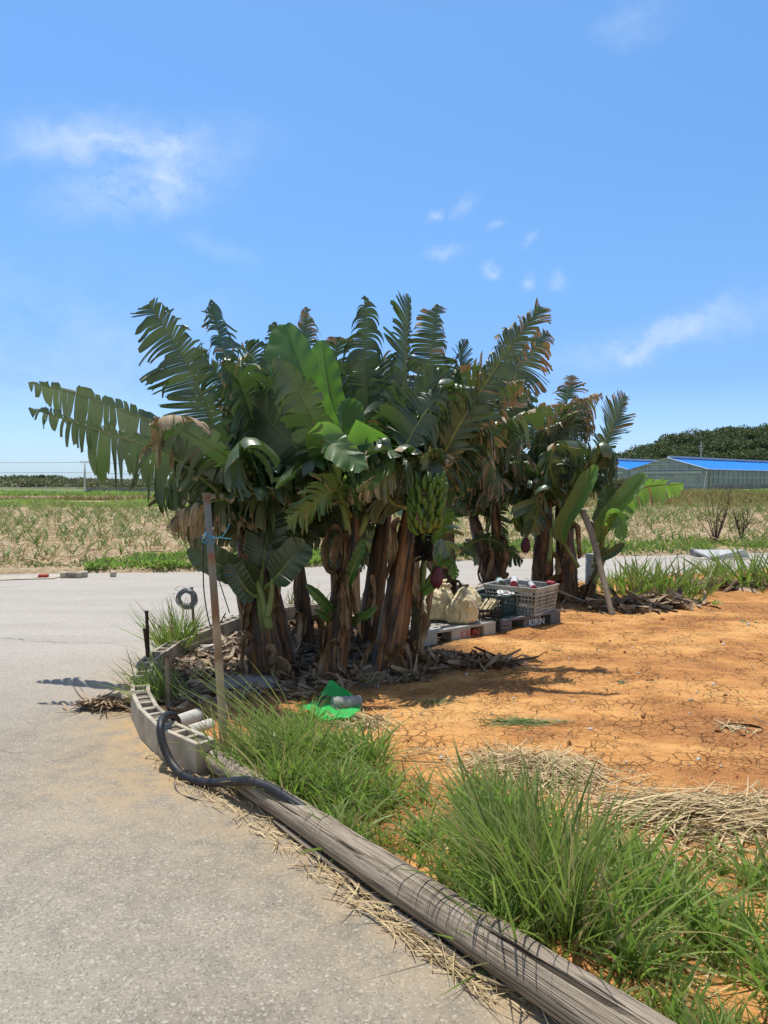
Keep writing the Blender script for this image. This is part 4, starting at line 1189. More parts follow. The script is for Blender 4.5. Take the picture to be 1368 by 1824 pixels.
leaf('Gg', [(800, 1000, 8.9), (840, 968, 8.3), (880, 962, 8.1), (932, 1000, 8.0)], .12, .28, tear=.75, droop=1.6, dry=.15, fold=-5, sweep=10, roll=-45, pet=.15)
leaf('I', [(990, 960, 9.3), (960, 900, 9.1), (945, 880, 8.9), (925, 930, 8.8)], .18, .18, 'young_leaf', tear=.1, droop=.8, roll=30)
# suckers ----------------------------------------------------------------
leaf('S', [(462, 1050, 5.72), (440, 1030, 5.6), (395, 1008, 5.45), (338, 975, 5.4)], .11, .15, tear=0, droop=.3, fold=15, roll=20, pet=.12, pale=.05)
leaf('S', [(464, 1045, 5.72), (468, 1010, 5.72), (474, 960, 5.75), (478, 905, 5.8)], .17, .17, tear=.1, droop=.1, fold=12, roll=0, pet=.2)
leaf('S', [(468, 1050, 5.72), (490, 1030, 5.65), (515, 1000, 5.6), (545, 968, 5.6)], .13, .13, tear=.15, droop=.3, fold=15, roll=10, pet=.2)
leaf('S', [(462, 1060, 5.72), (450, 1060, 5.6), (432, 1040, 5.5), (410, 1000, 5.45)], .10, .08, tear=0, droop=.4, fold=15, roll=-10, pet=.2)
leaf('C', [(605, 1130, 5.9), (590, 1090, 5.75), (570, 1065, 5.65), (545, 1040, 5.6)], .045, .045, 'young_leaf', tear=0, droop=.2, fold=20, roll=10, pet=.1)
leaf('C', [(610, 1140, 5.9), (590, 1110, 5.75), (575, 1095, 5.65), (560, 1085, 5.6)], .03, .03, 'young_leaf', tear=0, droop=.2, fold=20, roll=10, pet=.1)
leaf('C', [(620, 1115, 5.9), (640, 1100, 5.75), (655, 1095, 5.65), (672, 1080, 5.6)], .035, .035, 'young_leaf', tear=0, droop=.2, fold=20, roll=10, pet=.1)
leaf('C', [(612, 1060, 5.85), (622, 1030, 5.75), (638, 990, 5.7), (648, 960, 5.7)], .05, .05, 'young_leaf', tear=0, droop=.1, fold=25, roll=10, pet=.1)
leaf('F', [(746, 1060, 6.1), (760, 1050, 5.95), (775, 1035, 5.9), (782, 985, 5.9)], .05, .05, 'young_leaf', tear=0, droop=.1, fold=30, roll=10, pet=.15)
leaf('F', [(748, 1055, 6.1), (780, 1010, 6.0), (805, 1000, 5.95), (812, 1030, 5.9)], .06, .06, 'young_leaf', tear=.3, droop=.8, fold=10, roll=-30, pet=.4, pale=.3)
leaf('F', [(745, 1050, 6.1), (758, 985, 6.25), (785, 930, 6.35), (798, 905, 6.4)], .10, .10, 'young_leaf', tear=.4, droop=.6, roll=10, pet=.5)
leaf('F', [(744, 1055, 6.1), (735, 1000, 6.15), (725, 960, 6.3), (720, 930, 6.4)], .06, .06, tear=.2, droop=.3, roll=10, pet=.4)

# inner filler leaves : every plant carries more old leaves behind the ones that show
rs = np.random.RandomState(77)
for key, n, hi in (('A', 5, .8), ('A2', 3, .7), ('B', 4, .9), ('C', 5, .8), ('D', 5, .8), ('E', 5, .9), ('Q', 6, .9), ('W', 3, .6), ('Gg', 2, .6), ('H', 2, .6), ('I', 2, .6), ('J', 2, .5)):
    d = PL[key]; tp = d['pts'][-1]
    for k in range(n):
        az = rs.uniform(.1, math.pi - .1) if (k % 3 or key in ('W', 'Gg', 'H', 'I', 'E')) else rs.uniform(math.pi, 2 * math.pi)
        if key in ('E', 'Q'): az = rs.uniform(2.0, 4.6)
        rch = rs.uniform(.5, .85); up = rs.uniform(.25, .62) * hi
        a = np.array([math.cos(az), math.sin(az), 0])
        q = [d['pts'][36], tp + a * rch * .3 + (0, 0, up * .8), tp + a * rch * .7 + (0, 0, up), tp + a * rch + (0, 0, up * rs.uniform(.45, 1.1))]
        mb, rib = leaf_mesh(q, .32, .32, roll=rs.uniform(40, 80) * (1 if math.cos(az) < 0 else -1), tear=rs.uniform(.5, .88), droop=rs.uniform(.9, 1.5), dry=rs.uniform(.1, .5), seed=rs.randint(99999), nst=44, rows=6)
        o = mb.build('leaf', 'leaf', d['root'], d['o'], smooth=True)
        rib.build('midrib', 'midrib_dark', o, d['o'], smooth=True)

# withered leaves hanging round the stems
rs = np.random.RandomState(5)
for key, n in (('A', 5), ('A2', 4), ('B', 3), ('C', 6), ('D', 4), ('E', 3), ('F', 3), ('Gg', 4), ('H', 4), ('I', 6), ('J', 9), ('K', 2), ('Q', 4), ('W', 4)):
    for k in range(n):
        low = k % 2 == 0
        t = rs.uniform(.10, .3) if low else rs.uniform(.4, .95)
        az = rs.uniform(-math.pi * .95, .05 * math.pi) if k % 4 else rs.uniform(0, 6.28)
        hgt = PL[key]['pts'][int(t * 39)][2]
        dead(key, t, az, min(hgt * .95, rs.uniform(.2, .5)), rs.uniform(.05, .10) if key not in ('K', 'F') else .04, rs.randint(99999), out_=rs.uniform(.02, .13))


for key, pts_ in (('B', [(530, 975, 6.75), (505, 930, 6.8), (480, 930, 6.9), (462, 1000, 6.95)]), ('B', [(532, 975, 6.75), (560, 930, 6.9), (590, 940, 7.0), (600, 1010, 7.0)]),
                  ('Q', [(590, 880, 7.4), (560, 890, 7.3), (530, 930, 7.3), (520, 1010, 7.3)]), ('Q', [(590, 880, 7.4), (620, 890, 7.3), (645, 930, 7.3), (650, 1010, 7.3)]),
                  ('E', [(690, 900, 6.85), (665, 900, 6.95), (640, 930, 7.0), (632, 1000, 7.0)]), ('E', [(690, 900, 6.85), (720, 890, 7.0), (770, 920, 7.2), (800, 990, 7.3)]),
                  ('Q', [(590, 890, 7.5), (680, 880, 7.8), (740, 910, 8.0), (770, 980, 8.0)]), ('W', [(795, 890, 9.2), (830, 880, 9.2), (870, 910, 9.2), (895, 960, 9.2)]),
                  ('B', [(530, 980, 6.8), (500, 960, 7.2), (450, 970, 7.4), (420, 1020, 7.4)])):
    leaf(key, pts_, .24, .24, tear=.6, droop=1.2, dry=.35, roll=35)
for key, t_, az_, L_ in (('A', .8, -1.9, .5), ('A', .75, -1.0, .45), ('C', .8, -2.2, .5), ('C', .7, -.9, .45), ('C', .5, -1.6, .4), ('D', .88, -2.4, .35), ('A2', .85, -1.2, .5), ('B', .85, -1.4, .45), ('F', .6, -1.2, .35), ('C', .22, -1.8, .28), ('A', .2, -1.2, .28), ('D', .2, -2.2, .26), ('D', .18, -.8, .24), ('F', .25, -1.6, .26)):
    dead(key, t_, az_, L_ * 1.15, .058, int(abs(az_) * 1000 + t_ * 100), out_=.09)
# green petioles / sheath of the small suckers
def petioles(key, spec):
    d = PL[key]
    for a, b, r in spec:
        mb = MB(); mb.tube(spline([at(*a), (at(*a) + at(*b)) / 2 + (.01, 0, 0), at(*b)], 12), np.linspace(r, r * .6, 12), 10, True, 0, (0, .95, 0), .05)
        mb.build('petiole', 'midrib', d['root'], d['o'], smooth=True)
petioles('F', [((744, 1075, 6.05), (758, 990, 6.05), .028), ((742, 1075, 6.02), (734, 1005, 6.1), .02)])
petioles('S', [((480, 1120, 5.70), (455, 1030, 5.68), .035), ((476, 1100, 5.66), (485, 1030, 5.66), .026)])
petioles('I', [((978, 1000, 9.1), (982, 940, 9.1), .03)])
petioles('K', [((1058, 1040, 9.1), (1085, 970, 9.1), .028)])
petioles('C', [((622, 960, 5.9), (590, 800, 5.8), .03), ((655, 915, 5.95), (630, 970, 5.95), .03)])

# fruit ---------------------------------------------------------------------
def banana_mesh(name, mat):
    n = 11
    a = np.linspace(0, 1.45, n)
    pts = np.stack([.02 + .062 * np.sin(a), np.zeros(n), .105 * (1 - np.cos(a)) + .014 * a], 1)
    r = np.array([.006, .0105, .0155, .0180, .0190, .0192, .0188, .0175, .0145, .0090, .0055])
    mb = MB(); mb.tube(pts, r * 1.12, 8, True)
    V = np.concatenate(mb.v)
    me = bpy.data.meshes.new(name)
    me.from_pydata(V.tolist(), [], mb.f)
    me.materials.append(MATS[mat])
    me.polygons.foreach_set('use_smooth', [True] * len(me.polygons))
    return me
BM = [banana_mesh('banana', 'banana'), banana_mesh('banana', 'banana_ripe')]

def bunch(key, top, bottom, hands, r0, scale, budpx, spent=None, curve=(0, 0, 0)):
    d = PL[key]
    a, b = at(*top), at(*bottom)
    mb = MB()
    bud = at(*budpx)
    path = [d['pts'][-2], (d['pts'][-1] + a) / 2 + (0, -.05, .12), a, b]
    pth = spline(path + ([at(*spent)] if spent is not None else []) + [bud + (0, 0, .08)], 50)
    mb.tube(pth, np.linspace(.03, .012, 50), 8)
    st = mb.build('fruit_bunch', 'midrib_dark', d['root'], d['o'], smooth=True)
    rs = np.random.RandomState(hands * 3)
    tot = 0
    for h in range(hands):
        f = h / (hands - 1)
        c = a + (b - a) * f
        nf = int(round(12 - 2 * f))
        rr = r0 * (1.0 - .18 * (2 * f - 1) ** 2)
        for row in range(1):
            for k in range(nf):
                if tot >= 98: break
                ang = 2 * math.pi * (k + .5 * (h % 2)) / nf + rs.normal(0, .07)
                o = bpy.data.objects.new('banana', BM[1] if (h >= hands - 2 and rs.rand() < .75) else BM[0])
                COL.objects.link(o); o.parent = st
                s = scale * rs.uniform(.9, 1.08)
                lean = rs.normal(.0, .06) + .55 * max(0, f - .6)
                M = Matrix.Translation(Vector(tuple(c - d['o'] + np.array([math.cos(ang), math.sin(ang), 0]) * (rr - .085 * scale) + (0, 0, rs.normal(0, .006) - .05)))) @ Matrix.Rotation(ang, 4, 'Z') @ Matrix.Rotation(lean, 4, 'Y') @ Matrix.Scale(s, 4)
                o.matrix_local = M
                tot += 1
    # flower bud of overlapping bracts
    mb = MB()
    n = 14
    t = np.linspace(0, 1, n)
    L = .21 * scale
    r = .052 * scale * np.sin(np.clip(t * 1.05 + .12, 0, 1) * math.pi) ** .7 * (1 - .25 * t) + .002
    mb.tube(np.stack([bud[0] + .02 * t, np.full(n, bud[1]), bud[2] + .08 - L * t], 1), r, 14, True)
    bd = mb.build('flower_bud', 'bud', d['root'], d['o'], smooth=True)
    for k in range(4):
        an = k * 1.7 + 3.6
        dv = np.array([math.cos(an), math.sin(an), 0])
        q = [bud + dv * .02 + (0, 0, .07), bud + dv * .062 * scale + (0, 0, .0), bud + dv * .06 * scale + (0, 0, -.06 * scale), bud + dv * .02 + (0, 0, -.115 * scale)]
        C = spline(q, 10); sd_ = np.cross(dv, (0, 0, 1))
        w = .05 * scale * np.sin(np.linspace(.25, math.pi - .08, 10)) ** .8
        cu = np.linspace(-1, 1, 7)
        V = C[:, None, :] + sd_ * (cu[None, :, None] * w[:, None, None]) - dv * (cu[None, :, None] ** 2 * w[:, None, None] * .6)
        m2 = MB(); m2.grid(V)
        m2.build('bract', 'bud', bd, d['o'], smooth=True)
    if spent is not None:
        sp = at(*spent)
        mb = MB()
        for _ in range(260):
            z = rs.uniform(-.13, .10); an = rs.uniform(0, 6.28); rad = .055 * (1 - ((z + .02) / .14) ** 2 * .5)
            p = sp + np.array([math.cos(an) * rad, math.sin(an) * rad, z])
            e = p + np.array([math.cos(an), math.sin(an), -.6]) * rs.uniform(.012, .03)
            mb.tube([sp + (0, 0, z), p, e], [.004, .006, .003], 4)
        mb.build('spent_flowers', 'spent', d['root'], d['o'])
bunch('D', (764, 852, 5.55), (757, 936, 5.55), 9, .142, .80, (778, 1028, 5.85), (755, 966, 5.6))
bunch('I', (943, 898, 9.25), (938, 938, 9.25), 6, .17, .95, (936, 970, 9.2), None)

# ------------------------------------------------------------------ pallets, crates, sacks
def frame_pts(o, ex):
    ex = nrm(np.array([*ex, 0.])); ey = np.array([-ex[1], ex[0], 0]); return np.array([*o, 0.]), ex, ey

def text_mesh(body, size, name, mat, origin, ex, up, parent, po, bold=.012):
    cu = bpy.data.curves.new(name, 'FONT')
    cu.body = body; cu.size = size; cu.offset = bold * size; cu.resolution_u = 3; cu.space_character = 1.05
    tmp = bpy.data.objects.new('tmp', cu)
    COL.objects.link(tmp)
    dg = bpy.context.evaluated_depsgraph_get()
    me = bpy.data.meshes.new_from_object(tmp.evaluated_get(dg))
    bpy.data.objects.remove(tmp)
    ex, up = nrm(ex), nrm(up)
    for v in me.vertices:
        p = origin + ex * v.co.x + up * v.co.y
        v.co = tuple(p - po)
    me.materials.clear(); me.materials.append(MATS[mat])
    o = bpy.data.objects.new(name, me)
    COL.objects.link(o); o.parent = parent
    return o

def pallet(o2, ex2, mat, textmat, label, tx, h=.125, Lx=.90, Ly=1.1):
    o, ex, ey = frame_pts(o2, ex2)
    ez = np.array([0, 0, 1.])
    root = empty('plastic_pallet', o)
    tag(root, label, 'pallet')
    mb = MB()
    z0 = .03
    # deck: slats with rows of slots
    nx = 9
    sw = Lx / nx
    mb.box(o + ez * (z0 + h - .022), ex * Lx, ey * .05, ez * .022)
    mb.box(o + ez * (z0 + h - .022) + ey * (Ly - .05), ex * Lx, ey * .05, ez * .022)
    ny = 11
    step = (Ly - .1) / ny
    for j in range(ny):
        y0 = .05 + j * step
        mb.box(o + ey * y0 + ez * (z0 + h - .021), ex * Lx, ey * step * .62, ez * .02)
        for i in range(nx + 1):
            x0 = min(max(0, i * sw - .022), Lx - .044)
            mb.box(o + ex * x0 + ey * (y0 + step * .62) + ez * (z0 + h - .0205), ex * .044, ey * step * .38, ez * .019)
    mb.build('deck', mat, root, o)
    # feet
    for fx, fw in ((0, .16), (Lx / 2 - .12, .24), (Lx - .16, .16)):
        for fy in (0, Ly / 2 - .07, Ly - .14):
            m2 = MB(); m2.box(o + ex * fx + ey * fy + ez * (z0 - .03), ex * fw, ey * .14, ez * (h + .03 - .0225))
            f = m2.build('foot', mat, root, o)
            bv = f.modifiers.new('bevel', 'BEVEL'); bv.width = .006; bv.segments = 2
    mb = MB()
    for fy in (0.02, Ly / 2 - .05, Ly - .12):
        mb.box(o + ex * .004 + ey * fy + ez * (z0 - .024), ex * (Lx - .008), ey * .1, ez * .018)
    mb.build('bottom_board', mat, root, o)
    text_mesh('KIRIN', .092, 'lettering', textmat, o + ex * (Lx / 2 + tx) - ey * .0025 + ez * (z0 + .022), ex, (0, 0, 1), root, o)
    return o, ex, ey
e1 = G(876, 1137)[:2] - G(755, 1159)[:2]
PA = pallet(G(755, 1159)[:2], e1, 'pallet', 'red', 'pale grey plastic pallet with red lettering under the cream sacks', -.01)
pb0 = G(755, 1159)[:2] + nrm(e1) * .93 + np.array([.03, .02])
PB = pallet(pb0, e1 + np.array([.0, .02]), 'darkpallet', 'white', 'dark grey plastic pallet with white lettering under the crates', -.05)

def crate(name, corner, exv, Lx, Ly, h, z0, mat, label, nx, ny, nz, bar=.006, taper=.08, tilt=None, panel=True, cat='crate', wallthick=.006):
    o = np.array([*corner, z0]); ex = nrm(np.array([*exv, 0.])); ey = np.array([-ex[1], ex[0], 0])
    if tilt is not None:
        M = np.array(Matrix.Rotation(tilt[0], 3, Vector(tuple(ex)))) @ np.array(Matrix.Rotation(tilt[1], 3, Vector(tuple(ey))))
        ex, ey = M @ ex, M @ ey
    ez = np.cross(ex, ey)
    root = empty(name, o)
    tag(root, label, cat)
    mb = MB()
    def pt(x, y, z):
        k = taper * (1 - z / h)
        return o + ex * (x + (Lx / 2 - x) * k) + ey * (y + (Ly / 2 - y) * k) + ez * z
    def bar_(a, b, nrmv, w, th):
        a, b = np.array(a), np.array(b); d = nrm(b - a); s = nrm(np.cross(nrmv, d))
        mb.box(a - s * w / 2 - nrmv * th / 2, d * np.linalg.norm(b - a), s * w, nrmv * th)
    for (c0, c1, nn, nv) in (((0, 0), (Lx, 0), nx, -ey), ((Lx, 0), (Lx, Ly), ny, ex), ((Lx, Ly), (0, Ly), nx, ey), ((0, Ly), (0, 0), ny, -ex)):
        c0, c1 = np.array(c0), np.array(c1)
        for i in range(nn + 1):
            c = c0 + (c1 - c0) * i / nn
            w = bar * (3.2 if i in (0, nn) else (2.0 if i % 4 == 0 else 1))
            bar_(pt(*c, 0), pt(*c, h), nv, w, wallthick * (1 if i not in (0, nn) else 1.3))
        for k in range(nz + 1):
            z = h * k / nz
            a, b = pt(*c0, z), pt(*c1, z)
            w = bar * (3.0 if k in (0,) else 1)
            bar_(a, b, nv, w, wallthick * 1.1)
        # solid band under the rim
        a, b = pt(*c0, h * .93), pt(*c1, h * .93)
        bar_(a, b, nv, h * .14, wallthick * 1.2)
    mb.box(pt(0, 0, 0), pt(Lx, 0, 0) - pt(0, 0, 0), pt(0, Ly, 0) - pt(0, 0, 0), ez * .005)
    mb.build('lattice_body', mat, root, o)
    mb = MB()
    rw, rt = .016, .012
    for (c0, c1, nv) in (((0, 0), (Lx, 0), -ey), ((Lx, 0), (Lx, Ly), ex), ((Lx, Ly), (0, Ly), ey), ((0, Ly), (0, 0), -ex)):
        a, b = pt(*c0, h), pt(*c1, h); d = nrm(b - a)
        mb.box(a + nv * .004 - d * .004 - ez * rt / 2, d * (np.linalg.norm(b - a) + .008), nv * rw, ez * rt)
    mb.build('rim', mat, root, o)
    if panel:
        mb = MB()
        a = pt(Lx, Ly * .36, h * .52); mb.box(a + ex * .005, ey * Ly * .28, ez * h * .26, ex * .005)
        mb.build('label_panel', mat, root, o)
    return o, ex, ey, ez, root

# grey crate
gc = G(955, 1098, .155)[:2]
CG = crate('plastic_crate', gc, (.62, .785), .47, .58, .265, .157, 'greycrate', 'large pale grey lattice crate with rolled films on top', 12, 14, 7, .0065, .10)
mb = MB()
o, ex, ey, ez, _ = CG
X, Y = np.meshgrid(np.linspace(.02, .45, 18), np.linspace(.02, .56, 20), indexing='ij')
Zs = .215 + .03 * fbm(X, Y, 9, 1.3)
mb.grid(o + ex * X[..., None] + ey * Y[..., None] + ez * Zs[..., None])
tag(mb.build('crate_contents', 'darkstuff', None, o), 'dark folded sheeting filling the pale grey crate', 'sheeting')
def roll(name, a, b, r, mats, lab, bands=()):
    a, b = np.array(a), np.array(b)
    mb = MB(); mb.tube(spline([a, b], 14), r, 16, True, 0, (0, 0, 0), .05)
    q = mb.build(name, mats, None, a, smooth=False)
    tag(q, lab, 'film roll')
    for f0, f1, m in bands:
        m2 = MB(); m2.tube([a + (b - a) * f0, a + (b - a) * f1], r * 1.03, 16, True)
        m2.build('band', m, q, a)
top = o + ez * .27
roll('film_roll', top + ex * .02 + ey * .40 + ez * .012, top + ex * .20 + ey * .53 + ez * .02, .034, 'film', 'white roll with green printed bands at the left of the grey crate', ((.0, .22, 'greenprint'), (.72, .98, 'greenprint')))
roll('film_roll', top + ex * .06 + ey * .10 + ez * .012 + ey * .18, top + ex * .33 + ey * .42 + ez * .03, .036, 'film', 'plain white film roll lying across the middle of the grey crate', ((-.03, .05, 'redcap'),))
roll('film_roll', top + ex * .05 + ey * .05 + ez * .0, top + ex * .30 + ey * .22 + ez * .0, .024, 'film', 'short clear roll with red end at the front corner of the grey crate', ((-.02, .14, 'redcap'),))
roll('film_roll', top + ex * .44 + ey * .02 + ez * .005, top + ex * .452 + ey * .10 + ez * .005, .022, 'redcap', 'red roll end at the right corner of the grey crate')

# teal crate
tc = G(897, 1101, .155)[:2]
CT = crate('plastic_crate', tc, (.60, .80), .33, .40, .20, .157, 'teal', 'dark teal lattice crate holding a white reel', 10, 12, 6, .005, .08, panel=False)
o, ex, ey, ez, _ = CT
mb = MB()
X, Y = np.meshgrid(np.linspace(.02, .31, 14), np.linspace(.02, .38, 14), indexing='ij')
mb.grid(o + ex * X[..., None] + ey * Y[..., None] + ez * (.15 + .04 * fbm(X, Y, 11, 4.3))[..., None])
tag(mb.build('crate_contents', 'darkstuff', None, o), 'dark odds and ends filling the teal crate', 'scrap')
def reel():
    c = at(901, 1056, 7.62)
    root = empty('cable_reel', c)
    tag(root, 'white plastic reel disc lying on the dark teal crate', 'reel')
    tl = np.array(Matrix.Rotation(R(9), 3, 'X'))
    def disc(z, r, th, hole, name, mat):
        k = 40; a = np.linspace(0, 2 * math.pi, k, endpoint=False)
        prof = [(hole, z), (r, z), (r, z + th), (hole, z + th)]
        V = np.zeros((5, k, 3))
        for i, (rr, zz) in enumerate(prof + prof[:1]):
            V[i] = np.stack([rr * np.cos(a), rr * np.sin(a), np.full(k, zz)], 1)
        V = V @ tl.T + c
        m = MB(); m.grid(V, closed=True)
        m.build(name, mat, root, c)
    disc(.0, .088, .008, .016, 'flange', 'white')
    disc(-.05, .088, .008, .016, 'flange', 'white')
    disc(-.042, .04, .042, .014, 'core', 'white')
    disc(.008, .030, .010, .015, 'hub', 'greycrate')
    m = MB()
    for k in range(8):
        a0 = k * math.pi / 4
        aa = np.linspace(a0, a0 + .45, 6)
        V = np.stack([np.stack([r_ * np.cos(aa), r_ * np.sin(aa), np.full(6, .0105)], 1) for r_ in (.050, .066)])
        m.grid(V @ tl.T + c)
    m.build('printed_mark', 'darkpallet', root, c)
reel()

# black tilted basket between pallets
bc = at(836, 1125, 7.02)
CB = crate('plastic_basket', (bc[0] + .0, bc[1] + .12), (.93, .36), .36, .24, .15, .125, 'blackplastic', 'small black lattice basket with a bundle of pale sticks', 9, 6, 3, .006, .22, tilt=(R(-8), R(4)), panel=False, cat='basket')
o, ex, ey, ez, _ = CB
mb = MB()
rs = np.random.RandomState(8)
for k in range(34):
    a = o + ex * (.21 + rs.normal(0, .035)) + ey * (.07 + rs.uniform(-.03, .05)) + ez * (.10 + rs.uniform(0, .03))
    b = a + ex * (.13 + rs.normal(0, .015)) + ey * .05 + ez * (.12 + rs.normal(0, .012))
    mb.tube([a, b], .006, 6)
tag(mb.build('stick_bundle', 'sack', None, o), 'bundle of pale thin sticks leaning in the black basket', 'sticks')
mb = MB()
for k in range(5):
    a = np.linspace(0, 6.28, 30)
    c = o + ex * (.12 + .01 * k) + ey * .10 + ez * .155
    mb.tube(c + np.outer(np.cos(a), ex) * (.075 + .006 * k) + np.outer(np.sin(a), ey * .6 + ez * .4) * .06, .0045, 5, False)
tag(mb.build('rope_loop', 'can', None, o), 'loose loop of grey rope in the black basket', 'rope')
mb = MB()
mb.tube(spline([at(930, 1060, 7.5), at(890, 1058, 7.45), at(886, 1075, 7.4), at(885, 1090, 7.4)], 16), .005, 6)
tag(mb.build('hanging_cord', 'can', None, at(890, 1060, 7.45)), 'grey cord hanging down the front of the teal crate', 'cord')
# black stand leg below the basket
mb = MB()
pb = G(884, 1136)
for k in range(4):
    mb.tube([pb + ((k - 1.5) * .022, 0, 0), o + ex * (.16 + k * .055) + ey * .02], .0055, 6)
for z in (.03, .07, .11):
    mb.tube([pb + (-.03 - z * .3, 0, z), pb + (.04 + z * .75, .03, z)], .005, 6)
tag(mb.build('folded_basket', 'blackplastic', None, pb), 'black lattice basket end propped under the small basket', 'basket')

def sack(center, w, d, h, label, seed, neck=True, lean=(0, 0)):
    nu, nv = 72, 56
    rs = np.random.RandomState(seed)
    u = np.linspace(0, 2 * math.pi, nu, endpoint=False)
    v = np.linspace(0, 1, nv)
    V = np.zeros((nv, nu, 3))
    for i, t in enumerate(v):
        if neck:
            r = np.interp(t, [0, .03, .12, .45, .75, .88, .92, .96, 1], [.0, .80, 1.0, 1.03, .72, .38, .20, .26, .34])
        else:
            r = np.interp(t, [0, .03, .12, .3, .5, .7, .85, .95, 1], [.0, .84, 1.03, 1.08, 1.0, .78, .50, .25, .0])
        z = t * h
        for j, a in enumerate(u):
            ca, sa = math.cos(a), math.sin(a)
            sq = (abs(ca) ** 2.8 + abs(sa) ** 2.8) ** (-1 / 2.8)
            x, y = ca * r * sq * w / 2, sa * r * sq * d / 2
            p = Vector((x * 9 + seed, y * 9, z * 9))
            nn = 1 + .16 * mnoise.noise(p * .5) + .09 * (.5 - abs(mnoise.noise(Vector((p.x, p.y, p.z * .45)))) * 2) + .06 * (.4 - 2 * abs(mnoise.noise(Vector((p.x * 1.6, p.y * 1.6, p.z * 1.1 + p.x)))))+ .02 * mnoise.noise(p * 5)
            nn += .10 * t * math.sin(a * 7 + seed + 3 * t) * (t > .3) * (t - .3)
            nn -= .16 * max(0, .28 - abs(mnoise.noise(Vector((p.x * .8 + p.z * .5, p.y * .8, p.z * .6 - p.x * .3))) * 2)) * (t > .12)
            zz = .16 * h * mnoise.noise(Vector((x * 8 + seed, y * 8, 2.2))) * t ** 2
            V[i, j] = (x * nn + lean[0] * t, y * nn + lean[1] * t, z * (1 + .05 * mnoise.noise(p * .3)) + zz)
    V += np.asarray(center)
    mb = MB(); mb.grid(V, closed=True)
    mb.f.append([(nv - 1) * nu + i for i in range(nu)]); mb.mi.append(0)
    o = mb.build('woven_sack', 'sack', None, center, smooth=True)
    tag(o, label, 'sack')
    return o
s1 = sack(at(778, 1103, 7.28), .30, .30, .36, 'tall cream sack with faded print, left of the pair', 3, True, (.05, .02))
s2 = sack(at(820, 1109, 7.18), .31, .27, .33, 'round crumpled cream sack in front on the pale pallet', 14, False, (.03, .0))
sack(at(838, 1100, 7.5), .24, .26, .31, 'smoother cream sack half hidden behind the round one', 25, False)
# knot of the left sack
mb = MB()
c = at(795, 1045, 7.2)
for k in range(7):
    a = k * .9
    mb.tube(spline([c, c + (.03 * math.cos(a), .02 * math.sin(a), .02), c + (.055 * math.cos(a), .03 * math.sin(a), .0 + .03 * math.sin(a * 2))], 8), [.014] * 4 + [.012, .01, .008, .004], 7)
mb.build('tied_neck', 'sack', s1, at(778, 1103, 7.28), smooth=True)
# faded print on the left sack : short grey marks following its face
mb = MB()

# ------------------------------------------------------------------ green sheet, can, pipes, stones
def green_sheet():
    c = G(588, 1272, .03)
    root = empty('green_plastic_bag', c)
    tag(root, 'bright green plastic bag crumpled on dry straw by the stems', 'plastic bag')
    def panel(q, name, amp, seed):
        # q: four corner points
        n = 14
        s, t_ = np.meshgrid(np.linspace(0, 1, n), np.linspace(0, 1, n), indexing='ij')
        q = [np.asarray(a) for a in q]
        V = (q[0][None, None] * ((1 - s) * (1 - t_))[..., None] + q[1] * (s * (1 - t_))[..., None] + q[2] * (s * t_)[..., None] + q[3] * ((1 - s) * t_)[..., None])
        V = V + (fbm(s, t_, 2.3, seed) * amp)[..., None] * np.array([.3, -.6, .8])
        m = MB(); m.grid(V)
        ob = m.build(name, 'greenbag', root, c, smooth=True)
    a, b, d = at(588, 1211, 5.20), at(636, 1243, 5.04), at(562, 1250, 5.06)
    g1 = G(538, 1258, .09)
    panel([a, b, G(643, 1266, .05), d], 'upright_fold', .03, 2.2)
    panel([d, G(640, 1264, .09), G(622, 1280, .07), G(572, 1282, .07)], 'front_fold', .03, 6.2)
    panel([g1, at(572, 1244, 5.1), at(600, 1258, 4.98), G(578, 1284, .065)], 'left_flap', .03, 8.1)
    panel([a, a + (.02, .08, -.02), G(640, 1256, .04), b], 'back_fold', .02, 3.4)
green_sheet()
mb = MB()
a, b = at(592, 1254, 4.86), at(642, 1252, 4.92)
mb.tube([a - (b - a) * .0, a + (b - a) * .05, a + (b - a) * .5, a + (b - a) * .95, b], [.044, .047, .047, .047, .044], 22, True)
tag(mb.build('grey_cylinder', 'can', None, a, smooth=False), 'dirty grey cylinder lying on the bright green bag', 'cylinder')
mb = MB()
mb.tube(spline([at(590, 1257, 4.84), at(608, 1268, 4.78), G(628, 1283, .03)], 10), .006, 7)
mb.tube(spline([G(628, 1283, .03), G(640, 1290, .03), G(655, 1290, .02)], 8), .007, 7)
tag(mb.build('dry_stick', 'wood_prop', None, at(590, 1257, 4.84)), 'dry grey stick resting against the grey cylinder', 'stick')

def lying_pipe(a, b, r, lab, mat='whitepipe'):
    a, b = np.asarray(a), np.asarray(b)
    d = nrm(b - a); u = nrm(np.cross(d, (0, 0, 1))); w = np.cross(u, d)
    k = 24; an = np.linspace(0, 2 * math.pi, k, endpoint=False)
    V = []
    for p, rr in ((a, r * .75), (a, r), (a * .5 + b * .5, r), (b, r), (b, r * .75), (a, r * .75)):
        V.append(p + (np.cos(an) * rr)[:, None] * u + (np.sin(an) * rr)[:, None] * w)
    mb = MB(); mb.grid(np.array(V), closed=True)
    tag(mb.build('broken_pipe', mat, None, a), lab, 'pipe')
lying_pipe(G(314, 1288, .05), G(352, 1275, .05), .045, 'short dirty white pipe piece behind the bent hose')
lying_pipe(G(336, 1305, .025), G(376, 1292, .025), .042, 'second pale pipe piece lying nearer the grass')

